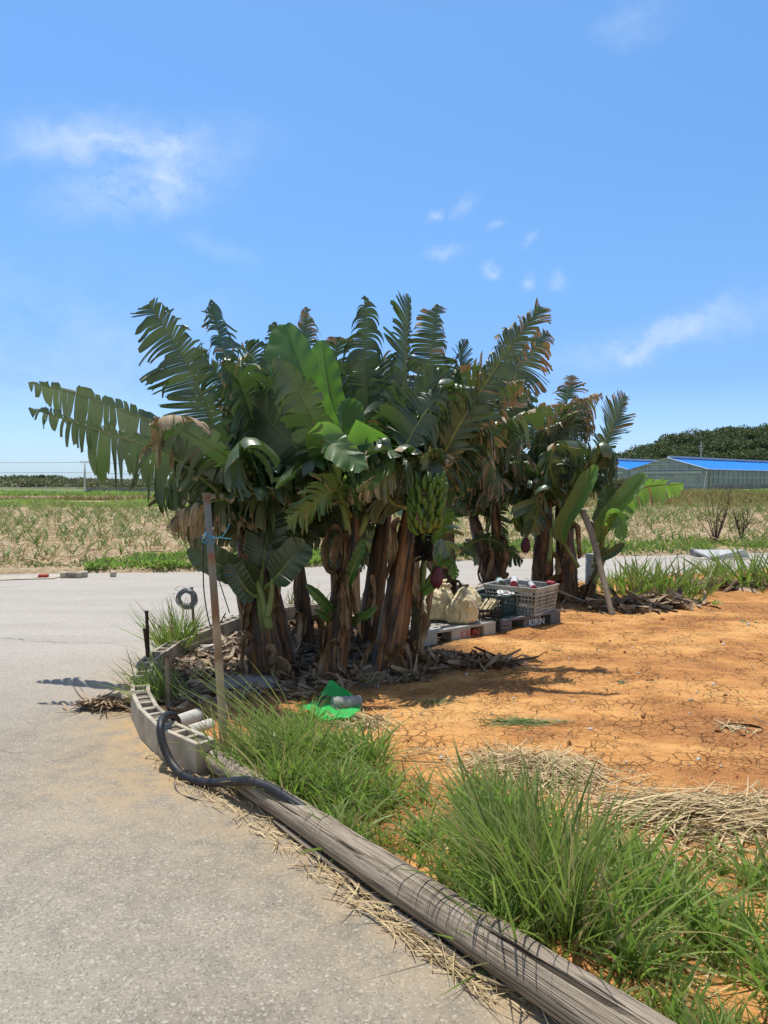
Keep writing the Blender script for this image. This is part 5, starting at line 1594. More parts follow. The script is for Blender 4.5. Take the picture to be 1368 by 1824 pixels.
def stone(p, s, lab, mat, seed, name='stone', flat=.6):
    rs = np.random.RandomState(seed)
    nu, nv = 18, 10
    V = np.zeros((nv, nu, 3))
    for i, t in enumerate(np.linspace(.02, math.pi - .02, nv)):
        for j, a in enumerate(np.linspace(0, 2 * math.pi, nu, endpoint=False)):
            d = Vector((math.sin(t) * math.cos(a), math.sin(t) * math.sin(a), math.cos(t)))
            r = s * (1 + .55 * mnoise.noise(d * 1.6 + Vector((seed, 0, 0))) + .25 * mnoise.noise(d * 4 + Vector((seed, 3, 0))))
            V[i, j] = np.asarray(p) + np.array([d.x * r * 1.3, d.y * r, d.z * r * flat])
    mb = MB(); mb.grid(V, closed=True)
    tag(mb.build(name, mat, None, p), lab, 'stone')
stone(G(372, 1156, .05), .075, 'white stone among leaf litter near the wire stake', 'rock', 2, flat=.5)
stone(G(356, 1158, .03), .05, 'smaller flat white stone beside the white stone', 'rock', 9, flat=.4)
stone(G(440, 1222, .03), .20, 'flat grey lump of mortar at the foot of the leftmost stem', 'greyrock', 5, 'mortar_lump', .28)

# prop stick and grey pipe at the right end
mb = MB()
a, b = G(1092, 1102, -.01), at(1037, 910, 8.9)
pts = spline([a, a * .6 + b * .4 + (.02, 0, .0), a * .25 + b * .75 + (.035, 0, 0), b], 26)
mb.tube(pts, np.linspace(.030, .038, 26), 12, True, 0, (0, 0, 0), .12, 4)
tag(mb.build('prop_stick', 'wood_prop', None, a, smooth=True), 'crooked grey branch propped against the rightmost banana plant', 'branch')
mb = MB()
p = at(1051, 1075, 9.7); p[2] = 0
mb.tube([p, p + (0.01, 0, .25), p + (.01, 0, .55)], .072, 18, True)
tag(mb.build('grey_pipe', 'board', None, p, smooth=True), 'upright pale grey pipe behind the propped branch', 'pipe')

# far road edge bits
def smallblock(px, py, w, h, mat, lab, name, d=.12, grp=None):
    p = G(px, py, .0)
    mb = MB(); mb.box(p + (-w / 2, 0, 0), (w, .02, 0), (-.02, d, 0), (0, 0, h))
    o = mb.build(name, mat, None, p)
    bv = o.modifiers.new('bevel', 'BEVEL'); bv.width = .006; bv.segments = 1
    tag(o, lab, 'block', grp)
smallblock(75, 1030, .13, .05, 'brick', 'red brick on the far edge of the road', 'red_brick')
g_ = 'small kerb blocks across the road'
smallblock(112, 1030, .085, .085, 'concrete', 'leftmost grey kerb block across the road', 'kerb_block', grp=g_)
smallblock(124, 1030, .07, .082, 'greyrock', 'darker kerb block, second across the road', 'kerb_block', grp=g_)
smallblock(132, 1030, .07, .08, 'greyrock', 'darker kerb block, third across the road', 'kerb_block', grp=g_)
smallblock(140, 1030, .075, .085, 'concrete', 'fourth grey kerb block across the road', 'kerb_block', grp=g_)
smallblock(149, 1029, .07, .085, 'concrete', 'rightmost of the close row of kerb blocks across the road', 'kerb_block', grp=g_)
smallblock(200, 1028, .075, .08, 'concrete', 'lone grey kerb block apart from the row across the road', 'kerb_block', grp=g_)
p = G(30, 1032, .01)
mb = MB()
X, Y = np.meshgrid(np.linspace(-1.0, .5, 10), np.linspace(0, .45, 5), indexing='ij')
mb.grid(p + np.stack([X, Y + .1 * np.sin(X * 3), np.full_like(X, .0)], -1))
tag(mb.build('concrete_apron', 'concrete'), 'broken concrete apron at the far road edge', kind='structure')
# pale slab cover across the road right
q = [G(1235, 979, .18), G(1327, 979, .18) , G(1335, 990, .05), G(1265, 993, .05)]
mb = MB()
V = [np.array(a) for a in q]; lowv = [a - np.array([0, 0, .035]) for a in V]
mb.add(V + lowv, [[0, 3, 2, 1], [4, 5, 6, 7], [0, 1, 5, 4], [1, 2, 6, 5], [2, 3, 7, 6], [3, 0, 4, 7]])
o = mb.build('slab_cover', 'board', None, V[0])
tag(o, 'pale flat slab lying tilted by the far road edge', 'slab')
mb = MB()
mb.box(G(1240, 992, 0) , (.12, 0, 0), (0, .3, 0), (0, 0, .13)); mb.box(G(1258, 993, 0), (.10, 0, 0), (0, .3, 0), (0, 0, .10))
mb.build('support', 'darkpallet', o, V[0])

# ------------------------------------------------------------------ vegetation scatter
def tuft(name, pos, n, spread, hgt, wid, lab, lean=(0, 0), mat='tuft', droop=.5, seed=0, elong=None, dead_=.17, group=None, cat='grass'):
    rs = np.random.RandomState(seed)
    pos = np.asarray(pos, float)
    xy = rs.normal(0, 1, (n, 2)) * spread * .5
    if elong is not None:
        xy = np.outer(rs.uniform(-1, 1, n), elong) + xy
    base = np.zeros((n, 3)); base[:, :2] = pos[:2] + xy; base[:, 2] = pos[2]
    az = rs.uniform(0, 2 * math.pi, n); tilt = np.abs(rs.normal(0, .33, n)) + .05
    d = np.stack([np.cos(az) * np.sin(tilt) + lean[0] + xy[:, 0] * .8, np.sin(az) * np.sin(tilt) + lean[1] + xy[:, 1] * .8, np.cos(tilt)], 1)
    d = nrm(d)
    L = hgt * rs.uniform(.45, 1.12, n)
    hor = nrm(d * (1, 1, 0))
    bn = hor * (L * droop * rs.uniform(.1, .9, n))[:, None] * .7 + np.array([0, 0, -1.]) * (L * droop * rs.uniform(.05, 1.0, n) ** 1.7)[:, None] * .75
    t = np.linspace(0, 1, 8)
    g = rs.uniform(0, 1, n)
    c = np.zeros((n, 8, 3)); c[:, :, 1] = np.clip(g[:, None] + .3 * t[None, :] - .1, 0, 1)
    dd = rs.rand(n) < dead_
    c[dd, :, 0] = .9
    c[:, 7, 0] = np.maximum(c[:, 7, 0], .5)
    c[:, 0, 0] = np.maximum(c[:, 0, 0], .45)
    mb = MB()
    prof = np.array([.7, .95, 1, 1, .92, .75, .48, .05])
    blades(mb, base, d, L, wid * rs.uniform(.6, 1.25, n), bn, 7, c, prof, twist=rs.normal(0, .8, n))
    o = mb.build(name, mat, None, pos)
    tag(o, lab, cat, group)
    return o
gp = 'clumps of long grass by the log and blocks'
tuft('grass_clump', (*G(960, 1640)[:2], .01), 430, .14, .56, .0088, 'biggest tall green grass tussock behind the middle of the wooden pole', (-.10, .02), seed=1, elong=G(1010, 1690)[:2] * .5 - G(895, 1580)[:2] * .5, group=gp, droop=.42)
tuft('grass_clump', (*G(478, 1390)[:2], .01), 310, .16, .40, .0085, 'wide grass tussock spreading over the pole end beside the tall rusty pole', (-.12, -.02), seed=2, elong=G(570, 1405)[:2] * .5 - G(455, 1350)[:2] * .5, group=gp, droop=.6)
tuft('grass_clump', (*G(312, 1170)[:2], .02), 300, .12, .50, .008, 'upright dark grass tussock inside the blocks by the dark stakes', (-.06, 0), 'grass', seed=3, group=gp, droop=.4)
tuft('grass_clump', (*G(283, 1258)[:2], .03), 170, .10, .36, .007, 'small grass tussock leaning out over the left bend of blocks', (-.35, 0), seed=4, elong=(.05, .10), group=gp, droop=.6)
tuft('grass_clump', (*G(540, 1375)[:2], .01), 60, .12, .70, .006, 'few long arching blades reaching left over the wooden pole', (-.75, -.1), seed=5, group=gp, droop=.4)
tuft('grass_clump', (*G(930, 1625)[:2], .01), 36, .16, .74, .006, 'long arching blades sprawling out from the biggest tussock', (-.55, .0), seed=6, group=gp, droop=.45)

# low grass : stuff
lowpoly = [G(x, y) for x, y in ((362, 1335), (450, 1330), (560, 1300), (640, 1340), (740, 1395), (860, 1420), (990, 1480), (1110, 1530), (1240, 1545), (1368, 1590), (1500, 1650), (1500, 1900), (1260, 1900), (1150, 1770), (950, 1650), (700, 1500), (480, 1385))]
def low_grass(name, poly, n, hgt, wid, mat, lab, clump=.0, dead_=.08, seed=0, kind='stuff', z=.01, blad=5, droop=.8):
    global RS
    pts = sample_poly(poly, n)
    dens = fbm(pts[:, 0], pts[:, 1], 4.2, 5.5 + seed, 3)
    keep = RS.uniform(-.25, .3, n) < dens - .02
    pts = pts[keep]
    m = len(pts)
    hh = hgt * np.clip(.7 + dens[keep] * 1.6, .35, 1.6)
    k = blad
    base = np.repeat(np.concatenate([pts, np.full((m, 1), z)], 1), k, 0)
    base[:, :2] += RS.normal(0, .016, (m * k, 2))
    az = RS.uniform(0, 6.28, m * k); tilt = np.abs(RS.normal(0, .5, m * k)) + .05
    d = np.stack([np.cos(az) * np.sin(tilt), np.sin(az) * np.sin(tilt), np.cos(tilt)], 1)
    L = np.repeat(hh, k) * RS.uniform(.5, 1.25, m * k)
    hor = nrm(d * (1, 1, 0))
    bn = hor * (L * RS.uniform(.1, .8, m * k))[:, None] * droop * .6 - np.array([0, 0, 1.]) * (L * RS.uniform(.05, .8, m * k))[:, None] * droop * .7
    c = np.zeros((m * k, 5, 3)); c[:, :, 1] = RS.uniform(0, 1, m * k)[:, None]
    c[RS.rand(m * k) < dead_, :, 0] = .9
    mb = MB()
    blades(mb, base, d, L, wid * RS.uniform(.6, 1.3, m * k), bn, 4, c, np.array([.6, 1, .95, .65, .05]))
    o = mb.build(name, mat)
    tag(o, lab, None, None, kind)
low_grass('low_grass', lowpoly, 1500, .18, .0105, 'grass_light', 'short bright grass growing along the wooden pole', seed=1, dead_=.16)
low_grass('low_grass', [G(x, y) for x, y in ((1060, 1560), (1368, 1600), (1600, 1700), (1600, 1950), (1300, 1950), (1130, 1760), (1020, 1670))], 380, .26, .011, 'grass_light', 'taller soft grass in the lower right corner', seed=4)
_ld = nrm(np.array([LOG1[1] - LOG0[1], LOG0[0] - LOG1[0]])) * -1
low_grass('low_grass', [LOG0[:2] + _ld * .02, LOG0[:2] + _ld * .20, LOG1[:2] + _ld * .24, LOG1[:2] + _ld * .03], 1500, .13, .009, 'grass_light', 'short grass pressed against the field side of the pole', seed=12, dead_=.2)
low_grass('low_grass', [G(x, y) for x, y in ((440, 1370), (560, 1345), (700, 1420), (860, 1520), (960, 1640), (880, 1640), (740, 1540), (600, 1455), (480, 1400))], 1000, .15, .009, 'grass_light', 'bright short grass filling the strip right behind the wooden pole', seed=9, dead_=.18)
low_grass('low_grass', [G(x, y) for x, y in ((360, 1300), (420, 1285), (560, 1290), (600, 1330), (480, 1370), (390, 1340))], 500, .16, .007, 'grass_light', 'short grass round the foot of the tall rusty pole', seed=7)

def straw_scatter(name, poly, n, L, w, mat, lab, kind='stuff', dome=0, z=.02, cat=None, group=None, align=None, seed=1, curl=.15):
    rs = np.random.RandomState(seed)
    if callable(poly):
        pts, zz = poly(rs, n)
    else:
        pts = sample_poly(poly, n); zz = np.full(n, z)
    n = len(pts)
    az = rs.uniform(0, 6.28, n) if align is None else align + rs.normal(0, .55, n)
    el = rs.normal(.03, .16, n)
    d = np.stack([np.cos(az) * np.cos(el), np.sin(az) * np.cos(el), np.sin(el)], 1)
    LL = np.minimum(L * np.exp(rs.normal(0, .45, n)), L * (1.35 if w > .012 else 2.2))
    base = np.concatenate([pts, (zz + rs.uniform(0, .012, n))[:, None]], 1) - d * (LL / 2)[:, None] * (1, 1, 0)
    base[:, 2] = np.maximum(base[:, 2], .008)
    bn = rs.normal(0, 1, (n, 3)) * LL[:, None] * (curl, curl, curl * .5)
    bn[:, 2] += -np.sin(el) * LL
    if w > .012: bn[:, 2] += rs.normal(0, .18, n) * LL; el = el
    c = np.zeros((n, 3)); c[:, 1] = rs.uniform(0, 1, n); c[:, 0] = (rs.rand(n) < .14) * .8
    sd_ = np.cross(d, (0, 0, 1)) + rs.normal(0, .35, (n, 3))
    mb = MB()
    blades(mb, base, d, LL, w * rs.uniform(.5, 1.6, n), bn, 4, c, np.array([.6, .95, 1, .9, .5]) if w > .012 else np.array([.7, 1, 1, .9, .5]), sd_, twist=rs.normal(0, .9 if w > .012 else .5, n))
    o = mb.build(name, mat)
    tag(o, lab, cat, group, kind)
    return o

def mound(cx, cy, ax, ay, rot, h):
    ct, sn = math.cos(rot), math.sin(rot)
    def f(rs, n):
        u = rs.normal(0, .45, (n, 2))
        u = u[(u ** 2).sum(1) < 1.4]
        z = h * np.exp(-(u ** 2).sum(1) * 2) * rs.uniform(.1, 1, len(u)) + .02
        x = u[:, 0] * ax; y = u[:, 1] * ay
        return np.stack([cx + x * ct - y * sn, cy + x * sn + y * ct], 1), z
    return f
def pxm(px, py, ax, ay, rot, h):
    g = G(px, py); return mound(g[0], g[1], ax, ay, rot, h)

gp = 'straw heaps on the orange soil'
straw_scatter('straw_heap', pxm(1280, 1470, .62, .26, -.15, .08), 1500, .26, .006, 'straw', 'large heap of pale straw at the right edge of the soil', None, cat='straw heap', group=gp, align=-.1, seed=1)
straw_scatter('straw_heap', pxm(960, 1385, .5, .28, -.35, .07), 1100, .22, .005, 'straw', 'pale straw heap behind the biggest grass tussock', None, cat='straw heap', group=gp, seed=2)
straw_scatter('straw_heap', pxm(640, 1300, .30, .16, .0, .05), 520, .18, .006, 'straw', 'straw heap under the bright green bag', None, cat='straw heap', group=gp, seed=3)
straw_scatter('straw_heap', pxm(930, 1298, .28, .07, .0, .03), 220, .16, .004, 'cane', 'thin greenish straw heap in the middle of the soil', None, cat='straw heap', group=gp, align=0, seed=4)
straw_scatter('straw_heap', pxm(790, 1262, .22, .08, .0, .03), 120, .14, .004, 'cane', 'small faded green straw wisp near the green bag', None, cat='straw heap', group=gp, align=.3, seed=5)
straw_scatter('straw_heap', pxm(1300, 1308, .14, .05, -.3, .03), 60, .15, .006, 'straw', 'small wisp of straw with dark leaves on the right of the soil', None, cat='straw heap', group=gp, seed=6)
straw_scatter('straw_litter', [G(x, y) for x, y in ((700, 1350), (900, 1330), (1120, 1420), (1368, 1400), (1500, 1600), (1368, 1700), (1100, 1560), (860, 1440))], 1500, .11, .004, 'straw', 'loose straw strewn over the soil', z=.025, seed=7)
straw_scatter('straw_litter', [G(x, y) for x, y in ((660, 1250), (900, 1180), (1100, 1110), (1500, 1080), (1500, 1420), (1100, 1440), (760, 1360))], 170, .07, .006, 'litter', 'scattered bits of dry leaf on the open soil', z=.03, seed=27)
straw_scatter('straw_litter', lowpoly, 3200, .14, .005, 'straw', 'dry straw under the grass', z=.02, seed=8)
straw_scatter('straw_litter', [G(x, y) for x, y in ((255, 1335), (300, 1362), (440, 1425), (600, 1530), (760, 1650), (900, 1760), (1010, 1840), (960, 1850), (830, 1770), (700, 1665), (560, 1570), (440, 1480), (330, 1410), (262, 1360))], 420, .075, .004, 'straw', 'dry straw caught along the road side of the pole', z=.006, seed=9, align=-.9)
straw_scatter('straw_litter', [G(x, y) for x, y in ((560, 1535), (760, 1668), (900, 1770), (850, 1775), (700, 1668), (600, 1580))], 90, .15, .005, 'straw', 'longer straw stalks beside the pole', z=.01, seed=19, align=-.85)
# leaf litter
ag = WALL
litp = [G(x, y) for x, y in ((300, 1200), (330, 1150), (420, 1130), (560, 1130), (740, 1180), (740, 1215), (560, 1235), (470, 1245), (400, 1262), (310, 1272), (270, 1240), (268, 1205))]
straw_scatter('leaf_litter', litp, 1300, .14, .036, 'greylitter', 'grey brown banana leaf litter under the stems', z=.03, seed=10, curl=.25)
straw_scatter('leaf_litter', litp, 450, .12, .04, 'litter', 'brown banana leaf scraps under the stems', z=.04, seed=11, curl=.3)
straw_scatter('leaf_litter', [G(x, y) for x, y in ((460, 1215), (740, 1195), (760, 1222), (640, 1240), (560, 1262), (470, 1245))], 420, .12, .03, 'litter', 'curled dead leaves at the foot of the front stems', z=.04, seed=12, curl=.35)
gl = 'heaps of dead banana leaves'
straw_scatter('leaf_heap', pxm(838, 1192, .46, .17, .2, .06), 620, .17, .042, 'litter', 'heap of dead banana leaves in front of the pale pallet', None, cat='leaf heap', group=gl, seed=13, curl=.3)
straw_scatter('leaf_heap', pxm(1150, 1083, .75, .40, .25, .10), 520, .24, .055, 'litter', 'heap of dead banana leaves right of the propped branch', None, cat='leaf heap', group=gl, seed=14, curl=.3)
straw_scatter('leaf_heap', pxm(1320, 1050, 1.3, .4, .3, .08), 330, .28, .06, 'litter', 'low heap of dead leaves before the right hand cane', None, cat='leaf heap', group=gl, seed=15, curl=.3)
straw_scatter('leaf_heap', pxm(185, 1262, .22, .07, .25, .04), 150, .12, .016, 'litter', 'small drift of brown leaves on the road beside the blocks', None, cat='leaf heap', group=gl, seed=16, curl=.3)
straw_scatter('leaf_heap', pxm(455, 1120, .35, .25, .25, .10), 320, .14, .03, 'litter', 'brown leaf heap inside the far block border', None, cat='leaf heap', group=gl, seed=17, curl=.3)
straw_scatter('leaf_litter', [G(x, y) for x, y in ((760, 1130), (900, 1130), (1100, 1080), (1050, 1050), (900, 1040), (700, 1060), (640, 1100))], 700, .16, .03, 'litter', 'dead leaf scraps among the rear stems', z=.03, seed=18, curl=.3)

# crumbs and pebbles on soil
def pebbles():
    mb = MB()
    rs = np.random.RandomState(3)
    pts = sample_poly([G(x, y) for x, y in ((620, 1330), (700, 1220), (960, 1120), (1100, 1110), (1500, 1070), (1900, 1300), (1500, 1600), (1100, 1520), (860, 1400))], 900)
    for x, y in pts:
        s = min(.03, .005 * math.exp(rs.normal(0, .55)))
        a = rs.uniform(0, 6.28, 3)
        ico = np.array([(1, 0, 0), (-1, 0, 0), (0, 1, 0), (0, -1, 0), (0, 0, .8), (0, 0, -.8)]) * s * rs.uniform(.7, 1.4, (6, 1))
        Rm = np.array(Matrix.Rotation(a[0], 3, 'Z')) @ np.array(Matrix.Rotation(a[1], 3, 'X'))
        mb.add(ico @ Rm.T + (x, y, soil_z(x, y) + s * .3), [[0, 2, 4], [2, 1, 4], [1, 3, 4], [3, 0, 4], [2, 0, 5], [1, 2, 5], [3, 1, 5], [0, 3, 5]], (0, 0, 0), None, 0 if rs.rand() < .35 else 1)
    tag(mb.build('soil_pebbles', ['rock', 'clodsoil']), 'small pebbles and crumbs on the soil', kind='stuff')
MATS['clodsoil'] = simple('soil_crumb', (.30, .13, .05), (.45, .22, .09), 20, .95, .3, .004)
pebbles()

def rosette(px, py, n, L, w, lab, mat='weed', seed=0, up=.35, Yz=None):
    rs = np.random.RandomState(seed)
    g = G(px, py)
    az = rs.uniform(0, 6.28, n); el = rs.uniform(.05, up * 2, n)
    d = np.stack([np.cos(az) * np.cos(el), np.sin(az) * np.cos(el), np.sin(el)], 1)
    base = np.tile(g + (0, 0, .02), (n, 1)) + rs.normal(0, L * .25, (n, 3)) * (1, 1, .0)
    LL = L * rs.uniform(.5, 1.2, n)
    mb = MB()
    c = np.zeros((n, 3)); c[:, 1] = rs.uniform(0, 1, n); c[:, 0] = (rs.rand(n) < .1) * .8
    blades(mb, base, d, LL, w, -np.array([0, 0, 1.]) * (LL * .4)[:, None], 4, c, np.array([.25, .8, 1, .75, .08]), np.cross(d, (0, 0, 1)) + rs.normal(0, .2, (n, 3)))
    tag(mb.build('small_weed', mat, None, g), lab, 'weed', 'small weeds sprouting on the soil')
rosette(1345, 1118, 16, .12, .05, 'leafy green weed at the right edge of the soil', seed=1)
rosette(1110, 1222, 16, .07, .03, 'small dull weed in the middle of the soil', seed=2)
rosette(990, 1165, 12, .06, .015, 'tiny grassy weed right of the leaf heap', seed=3, up=.6)
rosette(655, 1228, 40, .13, .010, 'grassy tuft at the foot of the thick fruiting stem', 'grass_light', seed=4, up=.75)
rosette(955, 1112, 40, .14, .03, 'bright weed growing beside the dark pallet', 'grass_light', seed=5, up=.6)
rosette(1245, 1075, 30, .14, .03, 'low bright weed between soil and dead leaves', 'grass_light', seed=6, up=.6)
rosette(1308, 1340, 14, .05, .02, 'small grey green weed below the dark dead leaf', seed=7)
rosette(900, 1208, 14, .07, .012, 'tiny weed below the leaf heap', 'grass_light', seed=8, up=.7)
rosette(1275, 1083, 22, .12, .025, 'second low bright weed before the cane', 'grass_light', seed=9, up=.7)
rosette(975, 1105, 20, .10, .02, 'small weed under the corner of the grey crate', 'weed', seed=10, up=.6)
rosette(350, 1115, 18, .10, .03, 'small weed inside the blocks behind the wire stake', 'weed', seed=11, up=.6)

def scrap(px, py, L, w, az, lab, mat='clod', seed=0):
    rs = np.random.RandomState(seed)
    g = G(px, py)
    n = 5
    a = az + rs.normal(0, .3, n)
    d = np.stack([np.cos(a), np.sin(a), rs.uniform(.0, .3, n)], 1)
    mb = MB()
    blades(mb, np.tile(g + (0, 0, .02), (n, 1)) + rs.normal(0, .02, (n, 3)) * (1, 1, .2), nrm(d), L * rs.uniform(.5, 1.1, n), w, np.array([[0, 0, -.15 * L]] * n) + rs.normal(0, L * .2, (n, 3)) * (1, 1, .3), 6, None, np.array([.4, .9, 1, .8, .9, .6, .1]), twist=rs.normal(0, 1.5, n))
    tag(mb.build('dead_leaf_scrap', mat, None, g), lab, 'dead leaf')
scrap(1290, 1298, .22, .03, -.35, 'dark curled dead leaf on the right of the soil', seed=1)
scrap(1350, 1490, .12, .06, 0, 'dark crumpled leaf at the right edge on the straw', seed=2)
scrap(1142, 1458, .10, .05, .2, 'dark dead leaf at the left end of the large straw heap', seed=3)
scrap(1045, 1122, .16, .03, .1, 'pale curled dead leaf near the crates', 'litter', seed=4)
scrap(1150, 1216, .07, .02, .0, 'small dark leaf scrap beside the dull weed', seed=5)

# ---- cane and weeds at the right along the near road edge
gpc = 'tall grassy cane clumps at the right'
for i, (px, py, n, h, lab) in enumerate(((1130, 1062, 90, .62, 'tall cane clump just right of the propped branch'), (1185, 1068, 80, .58, 'second cane clump right of the propped branch'),
        (1225, 1060, 60, .45, 'low cane clump left of the dark grass tussock'), (1340, 1050, 46, .72, 'tall broad bladed cane at the right edge of the picture'), (1390, 1055, 50, .75, 'cane clump partly out of the picture on the right'))):
    tuft('cane_clump', (*G(px, py)[:2], .0), int(n * 1.7), .34, h, .03 if i > 2 else .022, lab, (0, 0), 'cane' if i == 2 else 'grass', .5, 40 + i, (.18, .1), .12, gpc, 'cane')
tuft('cane_clump', (*G(1278, 1030)[:2], .0), 150, .22, .42, .014, 'round dark grass tussock before the pale slab', (0, 0), 'tuft', .6, 51, None, .05, gpc, 'grass')
tuft('cane_clump', (*G(1100, 1045)[:2], .0), 70, .30, .35, .016, 'low weeds round the upright grey pipe', (0, 0), 'grass_light', .6, 52, (.2, .1), .05, gpc, 'grass')
tuft('cane_clump', (*G(515, 1090)[:2], .0), 90, .20, .36, .012, 'dry yellow grass clump behind the stems at the blocks', (0, 0), 'drygrass', .5, 53, (.2, .15), .3, gpc, 'grass')
# dry woody weed
def dry_weed(px, py, Yv, h, seed, lab):
    rs = np.random.RandomState(seed)
    g = at(px, py, Yv); g[2] = .05
    mb = MB()
    for k in range(16):
        a = rs.uniform(0, 6.28); r = rs.uniform(.05, .45) * h
        tip = g + np.array([math.cos(a) * r, math.sin(a) * r, h * rs.uniform(.5, 1)])
        pts = spline([g, (g + tip) / 2 + rs.normal(0, .04, 3) + (0, 0, .1), tip], 12)
        mb.tube(pts, np.linspace(.012, .003, 12), 5)
        for q in range(7):
            p = pts[rs.randint(4, 12)]
            mb.tube([p, p + rs.normal(0, .10, 3) + (0, 0, .06)], [.004, .002], 4)
    tag(mb.build('dry_weed', 'twig', None, g), lab, 'dry weed')
dry_weed(1275, 965, 17.0, 1.35, 1, 'tall brown dry weed standing at the field edge behind the slab')
dry_weed(1320, 960, 18.0, .9, 2, 'smaller brown dry weed right of the tall dry weed')

# ---- field vegetation (stuff)
def field_sprouts(name, xs_, ys_, n, hgt, wid, mat, lab, blad=6, seed=0, rows=None, dead_=.2):
    rs = np.random.RandomState(seed)
    x = rs.uniform(*xs_, n); y = rs.uniform(*ys_, n)
    if rows:
        y = np.round(y / rows) * rows + rs.normal(0, .12, n)
    keep = (y > far_edge(x) + 1.2) & (np.abs(x) < y * .56 + 1.5)
    x, y = x[keep], y[keep]; m = len(x)
    k = blad
    base = np.repeat(np.stack([x, y, np.full(m, .05)], 1), k, 0) + rs.normal(0, .05, (m * k, 3)) * (1, 1, 0)
    az = rs.uniform(0, 6.28, m * k); tilt = np.abs(rs.normal(0, .35, m * k)) + .05
    d = np.stack([np.cos(az) * np.sin(tilt), np.sin(az) * np.sin(tilt), np.cos(tilt)], 1)
    L = np.repeat(hgt * rs.uniform(.5, 1.2, m), k) * rs.uniform(.5, 1.2, m * k)
    hor = nrm(d * (1, 1, 0))
    bn = hor * (L * .4)[:, None] - np.array([0, 0, 1.]) * (L * rs.uniform(.05, .5, m * k))[:, None]
    c = np.zeros((m * k, 3)); c[:, 1] = rs.uniform(0, 1, m * k); c[:, 0] = (rs.rand(m * k) < dead_) * .85
    mb = MB()
    blades(mb, base, d, L, wid * rs.uniform(.6, 1.4, m * k), bn, 3, c, np.array([.7, 1, .8, .08]))
    tag(mb.build(name, mat), lab, None, None, 'stuff')
field_sprouts('cane_sprouts', (-24, 26), (12.5, 41), 5000, .46, .028, 'cane', 'young cane sprouts dotted over the straw field', 5, 1, 1.1, .25)
def field_straw():
    rs = np.random.RandomState(6)
    n = 15000
    y = 12.5 + 28 * rs.uniform(0, 1, n) ** 1.6
    x = rs.uniform(-1, 1, n) * (y * .56 + 1.5)
    keep = y > far_edge(x) + .6
    x, y = x[keep], y[keep]; m = len(x)
    az = rs.uniform(0, 6.28, m); el = np.abs(rs.normal(0, .25, m))
    d = np.stack([np.cos(az) * np.cos(el), np.sin(az) * np.cos(el), np.sin(el)], 1)
    L = rs.uniform(.10, .38, m)
    c = np.zeros((m, 3)); c[:, 1] = rs.uniform(0, 1, m); c[:, 0] = (rs.rand(m) < .2) * .7
    mb = MB()
    blades(mb, np.stack([x, y, rs.uniform(.05, .12, m)], 1), d, L, .013 * rs.uniform(.6, 2, m), rs.normal(0, .06, (m, 3)), 2, c, np.array([1, 1, .6]), np.cross(d, (0, 0, 1)) + rs.normal(0, .6, (m, 3)))
    tag(mb.build('field_straw', 'straw'), 'dry cane straw covering the field', None, None, 'stuff')
field_straw()
def verge(name, x0, x1, o0, o1, n, hgt, wid, mat, lab, seed, dead_=.05):
    rs = np.random.RandomState(seed)
    x = rs.uniform(x0, x1, n); y = far_edge(x) + rs.uniform(o0, o1, n) ** 1.0
    dn = fbm(x, y, 1.3, 7.7, 2)
    kp = dn > rs.uniform(-.8, .1, n)
    x, y, dn = x[kp], y[kp], dn[kp]
    m = len(x)
    az = rs.uniform(0, 6.28, m); tilt = np.abs(rs.normal(0, .55, m)) + .1
    d = np.stack([np.cos(az) * np.sin(tilt), np.sin(az) * np.sin(tilt), np.cos(tilt)], 1)
    L = hgt * rs.uniform(.5, 1.3, m) * np.clip(.8 + dn, .4, 1.5)
    c = np.zeros((m, 3)); c[:, 1] = rs.uniform(0, 1, m); c[:, 0] = (rs.rand(m) < dead_) * .8
    mb = MB()
    blades(mb, np.stack([x, y, np.full(m, .03) + rs.uniform(0, .06, m)], 1), d, L, wid * rs.uniform(.6, 1.4, m), -np.array([0, 0, 1.]) * (L * .35)[:, None], 3, c, np.array([.5, 1, .8, .1]))
    tag(mb.build(name, mat), lab, None, None, 'stuff')
verge('verge_weeds', -4.8, .5, .2, 1.7, 17000, .20, .03, 'grass_light', 'bright green weeds along the far road edge at the left', 1)
verge('verge_weeds', .5, 16, .1, 2.3, 11000, .22, .03, 'grass', 'green weeds along the far road edge at the right', 2)
verge('verge_weeds', -12, -4.8, .4, 1.2, 1500, .15, .03, 'cane', 'sparse weeds on the far road edge', 3)

def band(name, xs_, ys_, n, hgt, wid, mat, lab, seed, dead_=.1, tilt_=.3):
    rs = np.random.RandomState(seed)
    x = rs.uniform(*xs_, n); y = rs.uniform(*ys_, n)
    keep = np.abs(x) < y * .58
    x, y = x[keep], y[keep]
    m = len(x)
    dn = fbm(x, y, .25, 3.3 + seed, 2)
    az = rs.uniform(0, 6.28, m); tilt = np.abs(rs.normal(0, tilt_, m)) + .05
    d = np.stack([np.cos(az) * np.sin(tilt), np.sin(az) * np.sin(tilt), np.cos(tilt)], 1)
    L = hgt * rs.uniform(.5, 1.2, m) * np.clip(1 + dn * .9, .5, 1.6)
    c = np.zeros((m, 3)); c[:, 1] = np.clip(rs.uniform(0, 1, m) + dn * .5, 0, 1); c[:, 0] = (rs.rand(m) < dead_) * .85
    mb = MB()
    blades(mb, np.stack([x, y, np.full(m, .0)], 1), d, L, wid * rs.uniform(.6, 1.4, m), -np.array([0, 0, 1.]) * (L * .15)[:, None] + nrm(d * (1, 1, 0)) * (L * .2)[:, None], 2, c, np.array([.8, 1, .1]))
    tag(mb.build(name, mat), lab, None, None, 'stuff')
band('far_weeds', (-26, 2), (38.5, 46.5), 9000, .34, .06, 'grass_light', 'low green weeds before the ditch', 1, .1, .5)
